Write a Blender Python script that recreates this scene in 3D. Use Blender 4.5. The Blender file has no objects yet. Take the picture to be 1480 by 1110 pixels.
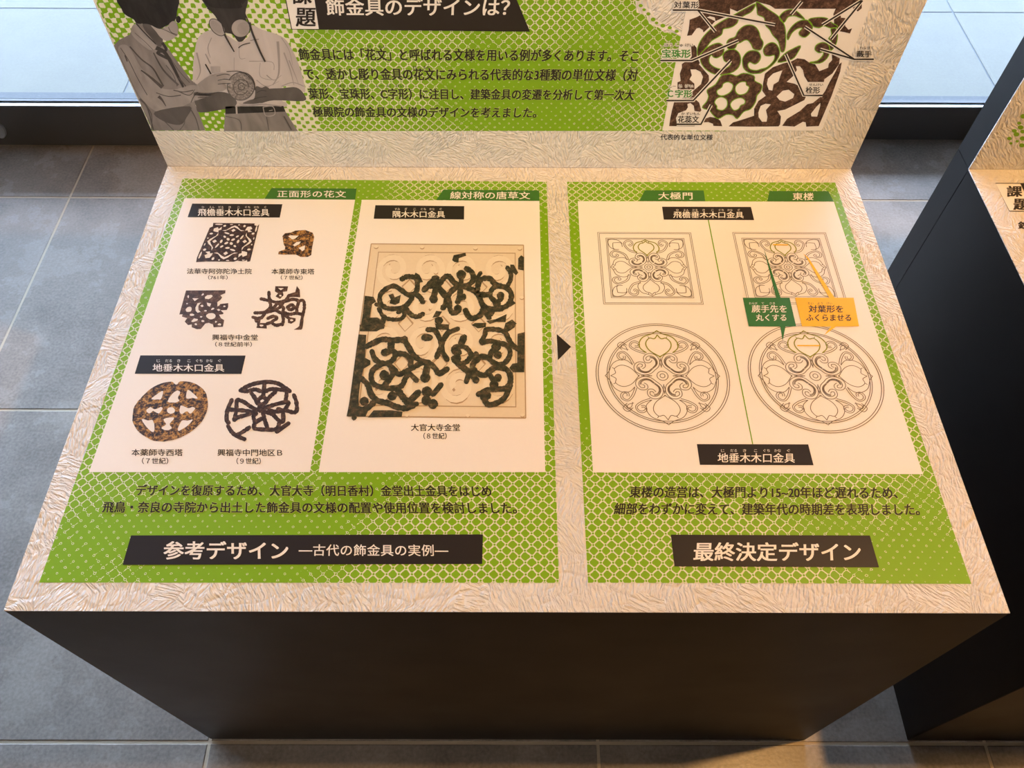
import bpy, bmesh, math, random
from mathutils import Vector, Matrix
from mathutils.geometry import tessellate_polygon

SC = bpy.context.scene
COL = SC.collection
random.seed(7)

# ------------------------------------------------------------------ camera
FPX = 1140.3                                  # focal length in pixels of the 1480 px wide frame
CAM_LOC = Vector((0.00182, -0.66536, 1.63229))
PITCH, YAW, ROLL = 0.5994896, -0.0045772, 0.0069727
CAM_ROT = (Matrix.Rotation(YAW, 3, 'Z') @ Matrix.Rotation(PITCH, 3, 'X') @ Matrix.Rotation(ROLL, 3, 'Z'))
cam_d = bpy.data.cameras.new('camera')
cam_d.sensor_width = 36.0
cam_d.lens = FPX / 1480 * 36.0
cam_d.clip_start = 0.01
cam = bpy.data.objects.new('camera', cam_d)
cam.matrix_world = Matrix.Translation(CAM_LOC) @ CAM_ROT.to_4x4()
COL.objects.link(cam)
SC.camera = cam

# ------------------------------------------------------------------ view, sky, lamps
SC.view_settings.view_transform = 'Standard'
SC.view_settings.look = 'None'
SC.view_settings.exposure = 0.12
SC.view_settings.gamma = 1.0
SC.view_settings.use_curve_mapping = False

world = bpy.data.worlds.new('overcast_sky')
SC.world = world
world.use_nodes = True
bg = world.node_tree.nodes['Background']
bg.inputs['Color'].default_value = (0.60, 0.74, 1.04, 1)
bg.inputs['Strength'].default_value = 23.5


def spot(name, loc, aim, watts, color, angle, blend=0.6, radius=0.04):
    d = bpy.data.lights.new(name, 'SPOT')
    d.energy = watts
    d.color = color
    d.spot_size = math.radians(angle)
    d.spot_blend = blend
    d.shadow_soft_size = radius
    o = bpy.data.objects.new(name, d)
    o.location = loc
    o.rotation_euler = (Vector(aim) - Vector(loc)).to_track_quat('-Z', 'Y').to_euler()
    COL.objects.link(o)


WARM = (1.0, 0.545, 0.185)
spot('ceiling_or_fill_spot', (1.24, -0.24, 2.85), (0.50, -0.32, 0.75), 192, WARM, 72, 0.35, 0.03)
spot('ceiling_or_fill_spot', (1.95, -0.30, 2.85), (1.75, 0.05, 0.75), 70, WARM, 44, 0.5, 0.03)
spot('ceiling_or_fill_spot', (-0.95, -0.75, 2.85), (-0.40, 0.20, 0.85), 36, (1.0, 0.82, 0.66), 46, 0.6)  # added fill with no known fixture, brightens the upright panel and the desk
spot('ceiling_or_fill_spot', (-0.65, -2.00, 2.20), (-0.10, 0.37, 1.15), 86, (1.0, 0.95, 0.90), 29, 0.5)  # added low fill, well below the ceiling, aimed to brighten the upright panel


# ------------------------------------------------------------------ materials
class NT:
    def __init__(self, name):
        self.m = bpy.data.materials.new(name)
        self.m.use_nodes = True
        self.t = self.m.node_tree
        self.t.nodes.clear()
        self.out = self.t.nodes.new('ShaderNodeOutputMaterial')

    def n(self, typ, **kw):
        nd = self.t.nodes.new(typ)
        for k, v in kw.items():
            if k.startswith('i_'):
                key = k[2:]
                key = int(key) if key.isdigit() else key.replace('_', ' ')
                if hasattr(v, 'is_output'):
                    self.t.links.new(v, nd.inputs[key])
                else:
                    nd.inputs[key].default_value = v
            else:
                setattr(nd, k, v)
        return nd

    def math(self, op, a, b=None, c=None):
        kw = {'operation': op, 'i_0': a}
        if b is not None:
            kw['i_1'] = b
        if c is not None:
            kw['i_2'] = c
        return self.n('ShaderNodeMath', **kw).outputs[0]

    def mix(self, fac, a, b):
        nd = self.n('ShaderNodeMix', data_type='RGBA')
        for sock, v in ((nd.inputs[0], fac), (nd.inputs[6], a), (nd.inputs[7], b)):
            if hasattr(v, 'is_output'):
                self.t.links.new(v, sock)
            else:
                sock.default_value = v
        return nd.outputs[2]

    def bsdf(self, color, rough=0.5, normal=None, metal=0.0, spec=0.5):
        b = self.n('ShaderNodeBsdfPrincipled')
        for k, v in (('Base Color', color), ('Roughness', rough), ('Metallic', metal), ('Specular IOR Level', spec)):
            if hasattr(v, 'is_output'):
                self.t.links.new(v, b.inputs[k])
            else:
                b.inputs[k].default_value = v
        if normal is not None:
            self.t.links.new(normal, b.inputs['Normal'])
        self.t.links.new(b.outputs[0], self.out.inputs[0])
        return self.m


def C4(r, g, b):
    return (r, g, b, 1)


def flat_mat(name, col, rough=0.6, spec=0.3, var=0.04):
    t = NT(name)
    co = t.n('ShaderNodeTexCoord').outputs['Object']
    nz = t.n('ShaderNodeTexNoise', i_Vector=co, i_Scale=220.0, i_Detail=2.0).outputs['Fac']
    k = tuple(c * (1 - var) for c in col)
    k2 = tuple(min(1, c * (1 + var)) for c in col)
    return t.bsdf(t.mix(nz, C4(*k), C4(*k2)), rough, spec=spec)


def speckle_mat(name, c1, c2, c3, scale=130.0, pos=(0.36, 0.52, 0.66)):
    t = NT(name)
    co = t.n('ShaderNodeTexCoord').outputs['Object']
    nz = t.n('ShaderNodeTexNoise', i_Vector=co, i_Scale=scale, i_Detail=6.0, i_Roughness=0.75).outputs['Fac']
    r = t.n('ShaderNodeValToRGB', i_Fac=nz)
    e = r.color_ramp.elements
    e[0].position = pos[0]
    e[0].color = C4(*c1)
    e[1].position = pos[1]
    e[1].color = C4(*c2)
    x = e.new(pos[2])
    x.color = C4(*c3)
    return t.bsdf(r.outputs[0], 0.6, spec=0.25)


def paper_mat(name, upright, col=(0.80, 0.755, 0.70)):
    """embossed crumpled wall paper"""
    t = NT(name)
    co = t.n('ShaderNodeTexCoord').outputs['Object']
    if upright:
        co = t.n('ShaderNodeMapping', i_Vector=co, i_Rotation=(math.radians(-90), 0, 0)).outputs[0]
    wob = t.n('ShaderNodeTexNoise', i_Vector=co, i_Scale=18.0, i_Detail=2.0).outputs['Color']
    cw = t.n('ShaderNodeMix', data_type='VECTOR')
    cw.inputs[0].default_value = 0.018
    t.t.links.new(co, cw.inputs[4])
    t.t.links.new(wob, cw.inputs[5])
    cw = cw.outputs[1]
    vo = t.n('ShaderNodeTexVoronoi', i_Vector=cw, i_Scale=21.0, voronoi_dimensions='2D').outputs['Color']
    sep = t.n('ShaderNodeSeparateColor', i_Color=vo).outputs
    ang = t.math('MULTIPLY_ADD', sep[0], 2.2, 0.15)
    rot = t.n('ShaderNodeVectorRotate', rotation_type='Z_AXIS', i_Vector=cw, i_Angle=ang).outputs[0]
    st = t.n('ShaderNodeMapping', i_Vector=rot, i_Scale=(75.0, 330.0, 1.0)).outputs[0]
    strokes = t.n('ShaderNodeTexNoise', i_Vector=st, i_Scale=1.0, i_Detail=2.0, i_Roughness=0.45, i_Distortion=0.15,
                  noise_dimensions='2D').outputs['Fac']
    strokes = t.n('ShaderNodeMapRange', i_Value=strokes, i_1=0.38, i_2=0.66).outputs[0]
    ed = t.n('ShaderNodeTexVoronoi', i_Vector=cw, i_Scale=48.0, voronoi_dimensions='2D', feature='DISTANCE_TO_EDGE').outputs['Distance']
    ed = t.n('ShaderNodeMapRange', i_Value=ed, i_1=0.0, i_2=0.12).outputs[0]
    ed2 = t.n('ShaderNodeTexVoronoi', i_Vector=cw, i_Scale=9.0, voronoi_dimensions='2D', feature='DISTANCE_TO_EDGE',
              distance='CHEBYCHEV').outputs['Distance']
    ed2 = t.n('ShaderNodeMapRange', i_Value=ed2, i_1=0.0, i_2=0.03).outputs[0]
    h = t.math('MULTIPLY_ADD', ed, 0.35, strokes)
    h = t.math('MULTIPLY_ADD', ed2, 0.5, h)
    bump = t.n('ShaderNodeBump', i_Height=h, i_Strength=1.0, i_Distance=0.0019).outputs[0]
    return t.bsdf(C4(*col), 0.75, bump, spec=0.2)


def halftone_mat(name, upright, seed, green=(0.195, 0.40, 0.006), cream=(0.72, 0.70, 0.55), lo=-0.10, hi=1.15, pitch=0.0147):
    """green print with a halftone of pale dots whose size drifts"""
    t = NT(name)
    co = t.n('ShaderNodeTexCoord').outputs['Object']
    s = t.n('ShaderNodeSeparateXYZ', i_Vector=co).outputs
    x, y = s[0], s[2] if upright else s[1]
    k = 2 * math.pi / pitch
    wob = t.n('ShaderNodeTexNoise', i_Vector=co, i_Scale=110.0, i_Detail=1.0).outputs['Fac']
    fine = t.n('ShaderNodeTexNoise', i_Vector=co, i_Scale=330.0, i_Detail=2.0).outputs['Fac']
    dx = t.math('MULTIPLY_ADD', wob, 0.003, x)
    cu = t.math('COSINE', t.math('MULTIPLY', t.math('ADD', dx, y), k))
    cv = t.math('COSINE', t.math('MULTIPLY', t.math('SUBTRACT', dx, y), k))
    c = t.math('ADD', cu, cv)
    cs = t.n('ShaderNodeMapping', i_Vector=co, i_Location=(seed * 3.1, seed * 1.7, seed)).outputs[0]
    f = t.n('ShaderNodeTexNoise', i_Vector=cs, i_Scale=4.6, i_Detail=1.5, i_Roughness=0.4).outputs['Fac']
    f = t.n('ShaderNodeMapRange', i_Value=f, i_1=0.42, i_2=0.74).outputs[0]
    fj = t.math('MULTIPLY_ADD', t.math('SUBTRACT', fine, 0.5), 0.9, f)
    thr = t.math('MULTIPLY_ADD', fj, 0.85, 1.18)                     # ring size
    node = t.math('GREATER_THAN', c, thr)
    core = t.math('GREATER_THAN', c, t.math('MULTIPLY_ADD', t.math('SUBTRACT', 2.0, thr), 0.60, thr))
    node = t.math('MULTIPLY', node, t.math('SUBTRACT', 1.0, core))
    lthr = t.math('MULTIPLY_ADD', fj, 0.34, 0.865)                   # thin diagonal links
    lines = t.math('MULTIPLY', t.math('GREATER_THAN', t.math('MAXIMUM', cu, cv), lthr), t.math('LESS_THAN', c, 1.55))
    fac = t.math('MAXIMUM', node, lines)
    if upright:                       # coarse full dots behind the two people
        left = t.math('LESS_THAN', s[0], -0.30)
        dots = t.math('GREATER_THAN', c, t.math('MULTIPLY_ADD', fj, 2.3, -0.45))
        fac = t.n('ShaderNodeMix', i_0=left, i_2=fac, i_3=dots).outputs[0]
    return t.bsdf(t.mix(fac, C4(*green), C4(*cream)), 0.42, spec=0.35)


M = {}
M['paper_top'] = paper_mat('embossed_paper_top', False)
M['paper_up'] = paper_mat('embossed_paper_upright', True, (0.82, 0.79, 0.74))
M['green_a'] = halftone_mat('green_halftone_left', False, 1.0)
M['green_b'] = halftone_mat('green_halftone_right', False, 2.3)
M['green_up'] = halftone_mat('green_halftone_upright', True, 4.0)
M['green_dot'] = flat_mat('green_ink', (0.195, 0.40, 0.006), 0.45)
M['white'] = flat_mat('white_print', (0.86, 0.82, 0.77), 0.38, 0.4, 0.01)
M['ink'] = flat_mat('black_ink', (0.022, 0.017, 0.015), 0.4)
M['letter'] = flat_mat('white_letter', (0.84, 0.80, 0.74), 0.5)
M['halo'] = flat_mat('pale_green_outline', (0.40, 0.55, 0.10), 0.5)
M['tab'] = flat_mat('dark_green_ink', (0.045, 0.17, 0.022), 0.45)
M['tagline'] = flat_mat('deep_green_letter', (0.07, 0.27, 0.05), 0.45)
M['call_green'] = flat_mat('callout_green', (0.035, 0.17, 0.035), 0.45)
M['yellow'] = flat_mat('callout_yellow', (0.88, 0.50, 0.006), 0.45)
M['olive'] = flat_mat('olive_line', (0.26, 0.27, 0.02), 0.5)
M['line'] = flat_mat('drawing_line', (0.16, 0.12, 0.085), 0.5)
M['line_green'] = flat_mat('green_line', (0.17, 0.38, 0.01), 0.5)
M['bronze'] = speckle_mat('dark_bronze_photo', (0.018, 0.011, 0.011), (0.05, 0.028, 0.022), (0.17, 0.095, 0.065), 160)
M['gilt'] = speckle_mat('gilt_bronze_photo', (0.018, 0.014, 0.014), (0.13, 0.065, 0.03), (0.50, 0.26, 0.07), 190, (0.43, 0.50, 0.58))
M['patina'] = speckle_mat('patina_photo', (0.016, 0.017, 0.011), (0.050, 0.052, 0.027), (0.15, 0.17, 0.085), 150)
_r = [n for n in M['patina'].node_tree.nodes if n.type == 'VALTORGB'][0].color_ramp
_e = _r.elements.new(0.585)
_e.color = C4(0.105, 0.060, 0.036)
M['rust'] = speckle_mat('rusty_photo', (0.028, 0.016, 0.012), (0.085, 0.045, 0.03), (0.20, 0.12, 0.085), 170)
M['plate'] = flat_mat('plate_photo', (0.74, 0.62, 0.45), 0.5)
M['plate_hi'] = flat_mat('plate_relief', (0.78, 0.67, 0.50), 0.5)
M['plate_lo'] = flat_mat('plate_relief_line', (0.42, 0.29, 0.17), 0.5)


def grey_mat(name, g, amp=0.25, scale=30.0):
    t = NT(name)
    co = t.n('ShaderNodeTexCoord').outputs['Object']
    cm = t.n('ShaderNodeMapping', i_Vector=co, i_Rotation=(0, 0.7, 0), i_Scale=(1.0, 1.0, 0.35)).outputs[0]
    nz = t.n('ShaderNodeTexNoise', i_Vector=cm, i_Scale=scale, i_Detail=4.0, i_Distortion=1.2).outputs['Fac']
    f = t.n('ShaderNodeMapRange', i_Value=nz, i_1=0.3, i_2=0.7).outputs[0]
    a = tuple(c * (1 - amp) for c in g)
    b = tuple(c * (1 + amp) for c in g)
    return t.bsdf(t.mix(f, C4(*a), C4(*b)), 0.5, spec=0.3)


def G(v):
    return (v, v * 0.90, v * 0.86)


M['p_hair'] = grey_mat('photo_hair', G(0.022), 0.4, 90)
M['p_skin'] = grey_mat('photo_skin', G(0.10))
M['p_shade'] = grey_mat('photo_shade', G(0.045))
M['p_jacket'] = grey_mat('photo_jacket', G(0.23))
M['p_sleeve'] = grey_mat('photo_sleeve', G(0.31), 0.22)
M['p_fold'] = grey_mat('photo_fold', G(0.10))
M['p_mask'] = grey_mat('photo_mask', G(0.38), 0.12)
M['p_polo'] = grey_mat('photo_polo', G(0.50), 0.10, 22)
M['p_polofold'] = grey_mat('photo_polo_fold', G(0.33), 0.1)
M['p_trouser'] = grey_mat('photo_trouser', G(0.21))
M['p_disc'] = speckle_mat('photo_disc', G(0.10), G(0.26), G(0.45), 300)


def black_mat(name, col=(0.012, 0.0095, 0.008), rough=0.42):
    t = NT(name)
    co = t.n('ShaderNodeTexCoord').outputs['Object']
    nz = t.n('ShaderNodeTexNoise', i_Vector=co, i_Scale=9.0, i_Detail=5.0).outputs['Fac']
    r = t.n('ShaderNodeMapRange', i_Value=nz, i_3=rough - 0.05, i_4=rough + 0.08).outputs[0]
    return t.bsdf(C4(*col), r, spec=0.2)


M['black'] = black_mat('black_laminate')
M['frame'] = black_mat('black_window_frame', (0.10, 0.095, 0.09), 0.35)


def tile_mat(name, c1, c2, rough, scale):
    t = NT(name)
    co = t.n('ShaderNodeTexCoord').outputs['Object']
    a = t.n('ShaderNodeTexNoise', i_Vector=co, i_Scale=scale, i_Detail=8.0, i_Roughness=0.65).outputs['Fac']
    b = t.n('ShaderNodeTexNoise', i_Vector=co, i_Scale=scale * 30, i_Detail=3.0).outputs['Fac']
    f = t.math('MULTIPLY_ADD', b, 0.45, t.math('MULTIPLY', a, 0.75))
    f = t.n('ShaderNodeMapRange', i_Value=f, i_1=0.38, i_2=0.82).outputs[0]
    bump = t.n('ShaderNodeBump', i_Height=b, i_Strength=0.25, i_Distance=0.0006).outputs[0]
    r = t.n('ShaderNodeMapRange', i_Value=a, i_3=rough - 0.06, i_4=rough + 0.06).outputs[0]
    return t.bsdf(t.mix(f, C4(*c1), C4(*c2)), r, bump, spec=0.22)


M['tile'] = tile_mat('charcoal_floor_tile', (0.17, 0.145, 0.122), (0.38, 0.325, 0.275), 0.27, 5.0)
M['grout'] = flat_mat('beige_grout', (0.52, 0.43, 0.31), 0.8)
M['paving'] = tile_mat('pale_paving', (0.145, 0.138, 0.109), (0.19, 0.18, 0.14), 0.6, 4.0)
M['pav_joint'] = flat_mat('paving_joint', (0.16, 0.17, 0.18), 0.8)
M['drain'] = speckle_mat('drain_metal', (0.07, 0.075, 0.08), (0.095, 0.10, 0.105), (0.2, 0.21, 0.21), 160, (0.35, 0.60, 0.70))
M['wall'] = flat_mat('plaster', (0.26, 0.155, 0.085), 0.8)
M['ceil'] = flat_mat('dark_ceiling', (0.06, 0.055, 0.05), 0.8)
_t = NT('brushed_steel')
M['steel'] = _t.bsdf(C4(0.62, 0.62, 0.62), 0.3, metal=1.0)
_t = NT('satin_aluminium')
M['alu'] = _t.bsdf(C4(0.85, 0.86, 0.87), 0.35, metal=0.8)
_t = NT('clear_glass')
_fc = _t.math('POWER', _t.n('ShaderNodeLayerWeight', i_Blend=0.5).outputs['Facing'], 5.0)
_g = _t.n('ShaderNodeMixShader', i_0=_t.math('MULTIPLY_ADD', _fc, 0.55, 0.025),
          i_1=_t.n('ShaderNodeBsdfTransparent', i_Color=C4(0.93, 0.97, 0.97)).outputs[0],
          i_2=_t.n('ShaderNodeBsdfGlossy', i_Roughness=0.0).outputs[0])
_t.t.links.new(_g.outputs[0], _t.out.inputs[0])
M['glass'] = _t.m


# ------------------------------------------------------------------ object helpers
def link(name, me, parent=None):
    o = bpy.data.objects.new(name, me)
    COL.objects.link(o)
    if parent is not None:
        o.parent = parent
    return o


def base_of(o):
    while o.parent is not None:
        o = o.parent
    return o.location


def thing(name, label, cat, loc, group=None):
    o = bpy.data.objects.new(name, None)
    COL.objects.link(o)
    o.location = loc
    o['label'] = label
    o['category'] = cat
    if group:
        o['group'] = group
    return o


def box_bm(bm, lo, hi, bev=0.0):
    r = bmesh.ops.create_cube(bm, size=1.0)
    vs = r['verts']
    for v in vs:
        v.co = Vector([lo[i] + (v.co[i] + 0.5) * (hi[i] - lo[i]) for i in range(3)])
    if bev:
        es = list({e for v in vs for e in v.link_edges})
        bmesh.ops.bevel(bm, geom=es, offset=bev, segments=2, affect='EDGES')


def boxes(name, lst, mat, parent=None, bev=0.0, rotz=0.0, pivot=(0, 0, 0)):
    bm = bmesh.new()
    for lo, hi in lst:
        box_bm(bm, lo, hi, bev)
    if rotz:
        bmesh.ops.rotate(bm, verts=bm.verts, cent=pivot, matrix=Matrix.Rotation(rotz, 3, 'Z'))
    if parent is not None:
        bmesh.ops.translate(bm, verts=bm.verts, vec=-base_of(parent))
    me = bpy.data.meshes.new(name)
    bm.to_mesh(me)
    bm.free()
    me.materials.append(mat)
    return link(name, me, parent)


# ------------------------------------------------------------------ flat print helpers
DESK_Z = 0.75
PANEL_Y = 0.3748


def ray(x, y):
    return CAM_ROT @ Vector(((x - 740) / FPX, -(y - 555) / FPX, -1.0))


def on_top(x, y):
    d = ray(x, y)
    return CAM_LOC + d * ((DESK_Z - CAM_LOC.z) / d.z)


def on_up(x, y):
    d = ray(x, y)
    return CAM_LOC + d * ((PANEL_Y - CAM_LOC.y) / d.y)


STEP = 0.00022


def lift(pl, n):
    """offset of the n-th layer of ink above the bare surface"""
    return Vector((0, 0, n * STEP)) if pl is on_top else Vector((0, -n * STEP, 0))


def smooth(pts, closed=False, n=6):
    m = len(pts)
    if m < 3:
        return list(pts)
    out = []
    rng = range(m if closed else m - 1)
    for i in rng:
        if closed:
            p0, p1, p2, p3 = pts[i - 1], pts[i], pts[(i + 1) % m], pts[(i + 2) % m]
        else:
            p0, p1, p2, p3 = pts[max(i - 1, 0)], pts[i], pts[i + 1], pts[min(i + 2, m - 1)]
        for k in range(n):
            t = k / n
            t2, t3 = t * t, t * t * t
            out.append(tuple(0.5 * (2 * p1[j] + (p2[j] - p0[j]) * t + (2 * p0[j] - 5 * p1[j] + 4 * p2[j] - p3[j]) * t2
                                    + (3 * p1[j] - p0[j] - 3 * p2[j] + p3[j]) * t3) for j in (0, 1)))
    if not closed:
        out.append(tuple(pts[-1]))
    return out


def roughen(pts, amp):
    return [(x + random.uniform(-amp, amp), y + random.uniform(-amp, amp)) for x, y in pts]


def ell(cx, cy, rx, ry, a=0.0, n=18):
    ca, sa = math.cos(a), math.sin(a)
    return [(cx + rx * math.cos(2 * math.pi * i / n) * ca - ry * math.sin(2 * math.pi * i / n) * sa,
             cy + rx * math.cos(2 * math.pi * i / n) * sa + ry * math.sin(2 * math.pi * i / n) * ca) for i in range(n)]


class Ink:
    """collects flat shapes (2-D) that become one mesh of one material lying on a plane"""

    def __init__(self, plane, layer, tf=None):
        self.pl, self.layer = plane, layer
        self.v, self.f = [], []
        self.tf = tf or (lambda p: p)

    def _add(self, pts2, tris):
        b = len(self.v)
        self.k = getattr(self, 'k', 0) + 1
        lf = (Vector((0, 0, 1)) if self.pl is not on_up else Vector((0, -1, 0))) * (self.k * 2e-6)   # no two shapes in one plane
        self.v += [self.pl(*self.tf(p)) + lf for p in pts2]
        self.f += [tuple(b + i for i in t) for t in tris]

    def poly(self, pts, holes=(), sm=False, rough=0.0, n=5):
        rings = [pts] + list(holes)
        if sm:
            rings = [smooth(r, True, n) for r in rings]
        if rough:
            rings = [roughen(r, rough) for r in rings]
        flat = [p for r in rings for p in r]
        tris = tessellate_polygon([[Vector((x, y, 0)) for x, y in r] for r in rings])
        self._add(flat, tris)

    def stroke(self, pts, w, sm=True, n=6, closed=False, w2=None, rough=0.0):
        p = smooth(pts, closed, n) if sm else list(pts)
        if closed:
            p = p + [p[0]]
        m = len(p)
        L, R = [], []
        for i in range(m):
            a = p[i - 1] if i else (p[-2] if closed else p[0])
            b = p[i + 1] if i < m - 1 else (p[1] if closed else p[-1])
            dx, dy = b[0] - a[0], b[1] - a[1]
            l = math.hypot(dx, dy) or 1e-9
            ww = w if w2 is None else w + (w2 - w) * i / (m - 1)
            ww = ww / 2 * (1 + random.uniform(-rough, rough))
            L.append((p[i][0] - dy / l * ww, p[i][1] + dx / l * ww))
            R.append((p[i][0] + dy / l * ww, p[i][1] - dx / l * ww))
        q = L + R
        tris = []
        for i in range(m - 1):
            tris += [(i, i + 1, m + i + 1), (i, m + i + 1, m + i)]
        self._add(q, tris)

    def dot(self, x, y, r, r2=None, rough=0.0):
        pts = ell(x, y, r, r2 or r)
        self.poly(roughen(pts, rough) if rough else pts)

    def build(self, name, mat, parent):
        off = lift(self.pl, self.layer) - base_of(parent)
        me = bpy.data.meshes.new(name)
        vs = [v + off for v in self.v]
        nrm = Vector((0, 0, 1)) if self.pl is on_top else Vector((0, -1, 0))
        fs = []
        for f in self.f:
            a, b, c = (vs[i] for i in f)
            n = (b - a).cross(c - a)
            if n.length < 1e-14:
                continue
            fs.append(f if n.dot(nrm) > 0 else tuple(reversed(f)))
        me.from_pydata(vs, [], fs)
        me.materials.append(mat)
        return link(name, me, parent)


def quad(name, plane, layer, pts, mat, parent):
    k = Ink(plane, layer)
    k.poly(pts)
    return k.build(name, mat, parent)


# --- lettering: the built-in font, turned into a flat mesh
_fc = bpy.data.curves.new('lettering_source', 'FONT')
_fo = bpy.data.objects.new('lettering_source', _fc)
COL.objects.link(_fo)


class Letters:
    def __init__(self, plane, layer):
        self.pl, self.layer = plane, layer
        self.v, self.f = [], []

    def add(self, body, xl, xr, yt, yb, bold=0.012, shear=0.0):
        """fit the text between pixel columns xl..xr; kanji reach from row yt to row yb"""
        xm, ym = (xl + xr) / 2, (yt + yb) / 2
        A, B = self.pl(xl, ym), self.pl(xr, ym)
        T, Bt = self.pl(xm, yt), self.pl(xm, yb)
        wid = B.x - A.x
        hgt = (T - Bt).length
        em = hgt / 0.90
        _fc.body = body
        _fc.space_character = 1.0
        _fc.resolution_u = 1 if bold > 0.04 else (2 if em < 0.012 else 4)
        _fc.shear = shear
        ms = None
        for it in range(2):
            dg = bpy.context.evaluated_depsgraph_get()
            dg.update()
            ms = bpy.data.meshes.new_from_object(_fo.evaluated_get(dg))
            xs = [v.co.x for v in ms.vertices]
            nat = (max(xs) - min(xs)) * em
            if it == 0 and wid / nat > 1.02 and len(body) > 1:
                adv = (wid - nat) / em / (len(body) - 1)
                _fc.space_character = 1.0 + adv * len(body) / max(len(body), 1) / max(1e-6, (max(xs) - min(xs) + 0.08) / len(body))
                bpy.data.meshes.remove(ms)
                continue
            break
        x0, x1 = min(xs), max(xs)
        sx = wid / (x1 - x0)
        up = (T - Bt).normalized()
        o0 = Vector((A.x, Bt.y, Bt.z))
        # heavier weight: copies of the glyphs shifted by a fraction of the em (the outline offset of the font breaks dense kanji)
        if bold > 0.04:
            sh = [(bold * math.cos(a * math.pi / 4), bold * math.sin(a * math.pi / 4)) for a in range(8)]
        elif bold > 0:
            sh = [(bold, bold * .6), (-bold, bold * .6), (bold, -bold * .6), (-bold, -bold * .6)]
        else:
            sh = [(0, 0)]
        for ax, ay in sh:
            b = len(self.v)
            o0 = o0 + (T - Bt).normalized().cross(Vector((1, 0, 0))) * -6e-6   # keep the copies from lying in one plane
            for v in ms.vertices:
                self.v.append(o0 + Vector(((v.co.x - x0 + ax) * sx if abs(ax) < 1e-9 else (v.co.x - x0) * sx + ax * em, 0, 0)) + up * ((v.co.y + 0.055 + ay) * em))
            self.f += [tuple(b + i for i in p.vertices) for p in ms.polygons]
        bpy.data.meshes.remove(ms)

    def ruby(self, parts, xl, xr, yt, yb, bold=0.0):
        """small readings, one centred over each character of the row between xl and xr"""
        n = len(parts)
        st = (xr - xl) / n
        h = (yb - yt) * 1.15
        for i, s in enumerate(parts):
            if not s:
                continue
            c = xl + (i + 0.5) * st
            w = min(st * 0.95, h * 0.95 * len(s))
            self.add(s, c - w / 2, c + w / 2, yt, yb, bold)

    def build(self, mat, parent, name='lettering'):
        off = lift(self.pl, self.layer) - base_of(parent)
        me = bpy.data.meshes.new(name)
        vs = [v + off for v in self.v]
        nrm = Vector((0, 0, 1)) if self.pl is on_top else Vector((0, -1, 0))
        fs = []
        for f in self.f:
            a, b, c = (vs[i] for i in f[:3])
            n = (b - a).cross(c - a)
            fs.append(f if n.dot(nrm) > 0 else tuple(reversed(f)))
        me.from_pydata(vs, [], fs)
        me.materials.append(mat)
        return link(name, me, parent)


def write(plane, layer, parent, mat, *lines, name='lettering'):
    L = Letters(plane, layer)
    for ln in lines:
        L.add(*ln)
    return L.build(mat, parent, name)


# ------------------------------------------------------------------ the setting
TX, TY, TSX, TSY = -0.570, -0.381, 0.742, 0.750        # one grout crossing and the tile pitch


def tiled(name, x0, x1, y0, y1, ox, oy, sx, sy, gap, z, mt, mg, rot=0.0, bev=0.0016):
    bm = bmesh.new()
    i0, i1 = math.floor((x0 - ox) / sx), math.ceil((x1 - ox) / sx)
    j0, j1 = math.floor((y0 - oy) / sy), math.ceil((y1 - oy) / sy)
    for i in range(i0, i1):
        for j in range(j0, j1):
            a0, a1 = max(ox + i * sx + gap / 2, x0), min(ox + (i + 1) * sx - gap / 2, x1)
            b0, b1 = max(oy + j * sy + gap / 2, y0), min(oy + (j + 1) * sy - gap / 2, y1)
            if a1 - a0 < 0.01 or b1 - b0 < 0.01:
                continue
            lo = [bm.verts.new((x, y, z - 0.004)) for x, y in ((a0, b0), (a1, b0), (a1, b1), (a0, b1))]
            mi = [bm.verts.new((x, y, z - bev)) for x, y in ((a0, b0), (a1, b0), (a1, b1), (a0, b1))]
            hi = [bm.verts.new((x, y, z)) for x, y in ((a0 + bev, b0 + bev), (a1 - bev, b0 + bev), (a1 - bev, b1 - bev), (a0 + bev, b1 - bev))]
            bm.faces.new(hi)
            for k in range(4):
                bm.faces.new((mi[k], mi[(k + 1) % 4], hi[(k + 1) % 4], hi[k]))
                bm.faces.new((lo[k], lo[(k + 1) % 4], mi[(k + 1) % 4], mi[k]))
    g0 = len(bm.faces)
    vs = [bm.verts.new((x, y, z - 0.0013)) for x, y in ((x0, y0), (x1, y0), (x1, y1), (x0, y1))]
    gf = bm.faces.new(vs)
    gf.material_index = 1
    vs = [bm.verts.new((x, y, z - 0.06)) for x, y in ((x0, y0), (x1, y0), (x1, y1), (x0, y1))]
    bf = bm.faces.new(list(reversed(vs)))
    bf.material_index = 1
    if rot:
        bmesh.ops.rotate(bm, verts=bm.verts, cent=(0, 1.6, 0), matrix=Matrix.Rotation(rot, 3, 'Z'))
    me = bpy.data.meshes.new(name)
    bm.to_mesh(me)
    bm.free()
    me.materials.append(mt)
    me.materials.append(mg)
    o = link(name, me)
    o['kind'] = 'structure'
    return o


tiled('floor', -4.5, 5.5, -3.6, 1.49, TX, TY, TSX, TSY, 0.0055, 0.0, M['tile'], M['grout'])
tiled('paving_outside', -9.0, 10.0, 1.49, 9.0, -1.292, 2.126, 0.7333, 0.7333, 0.006, 0.0, M['paving'], M['pav_joint'], bev=0.0005)


def struct(o):
    o['kind'] = 'structure'
    return o


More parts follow.
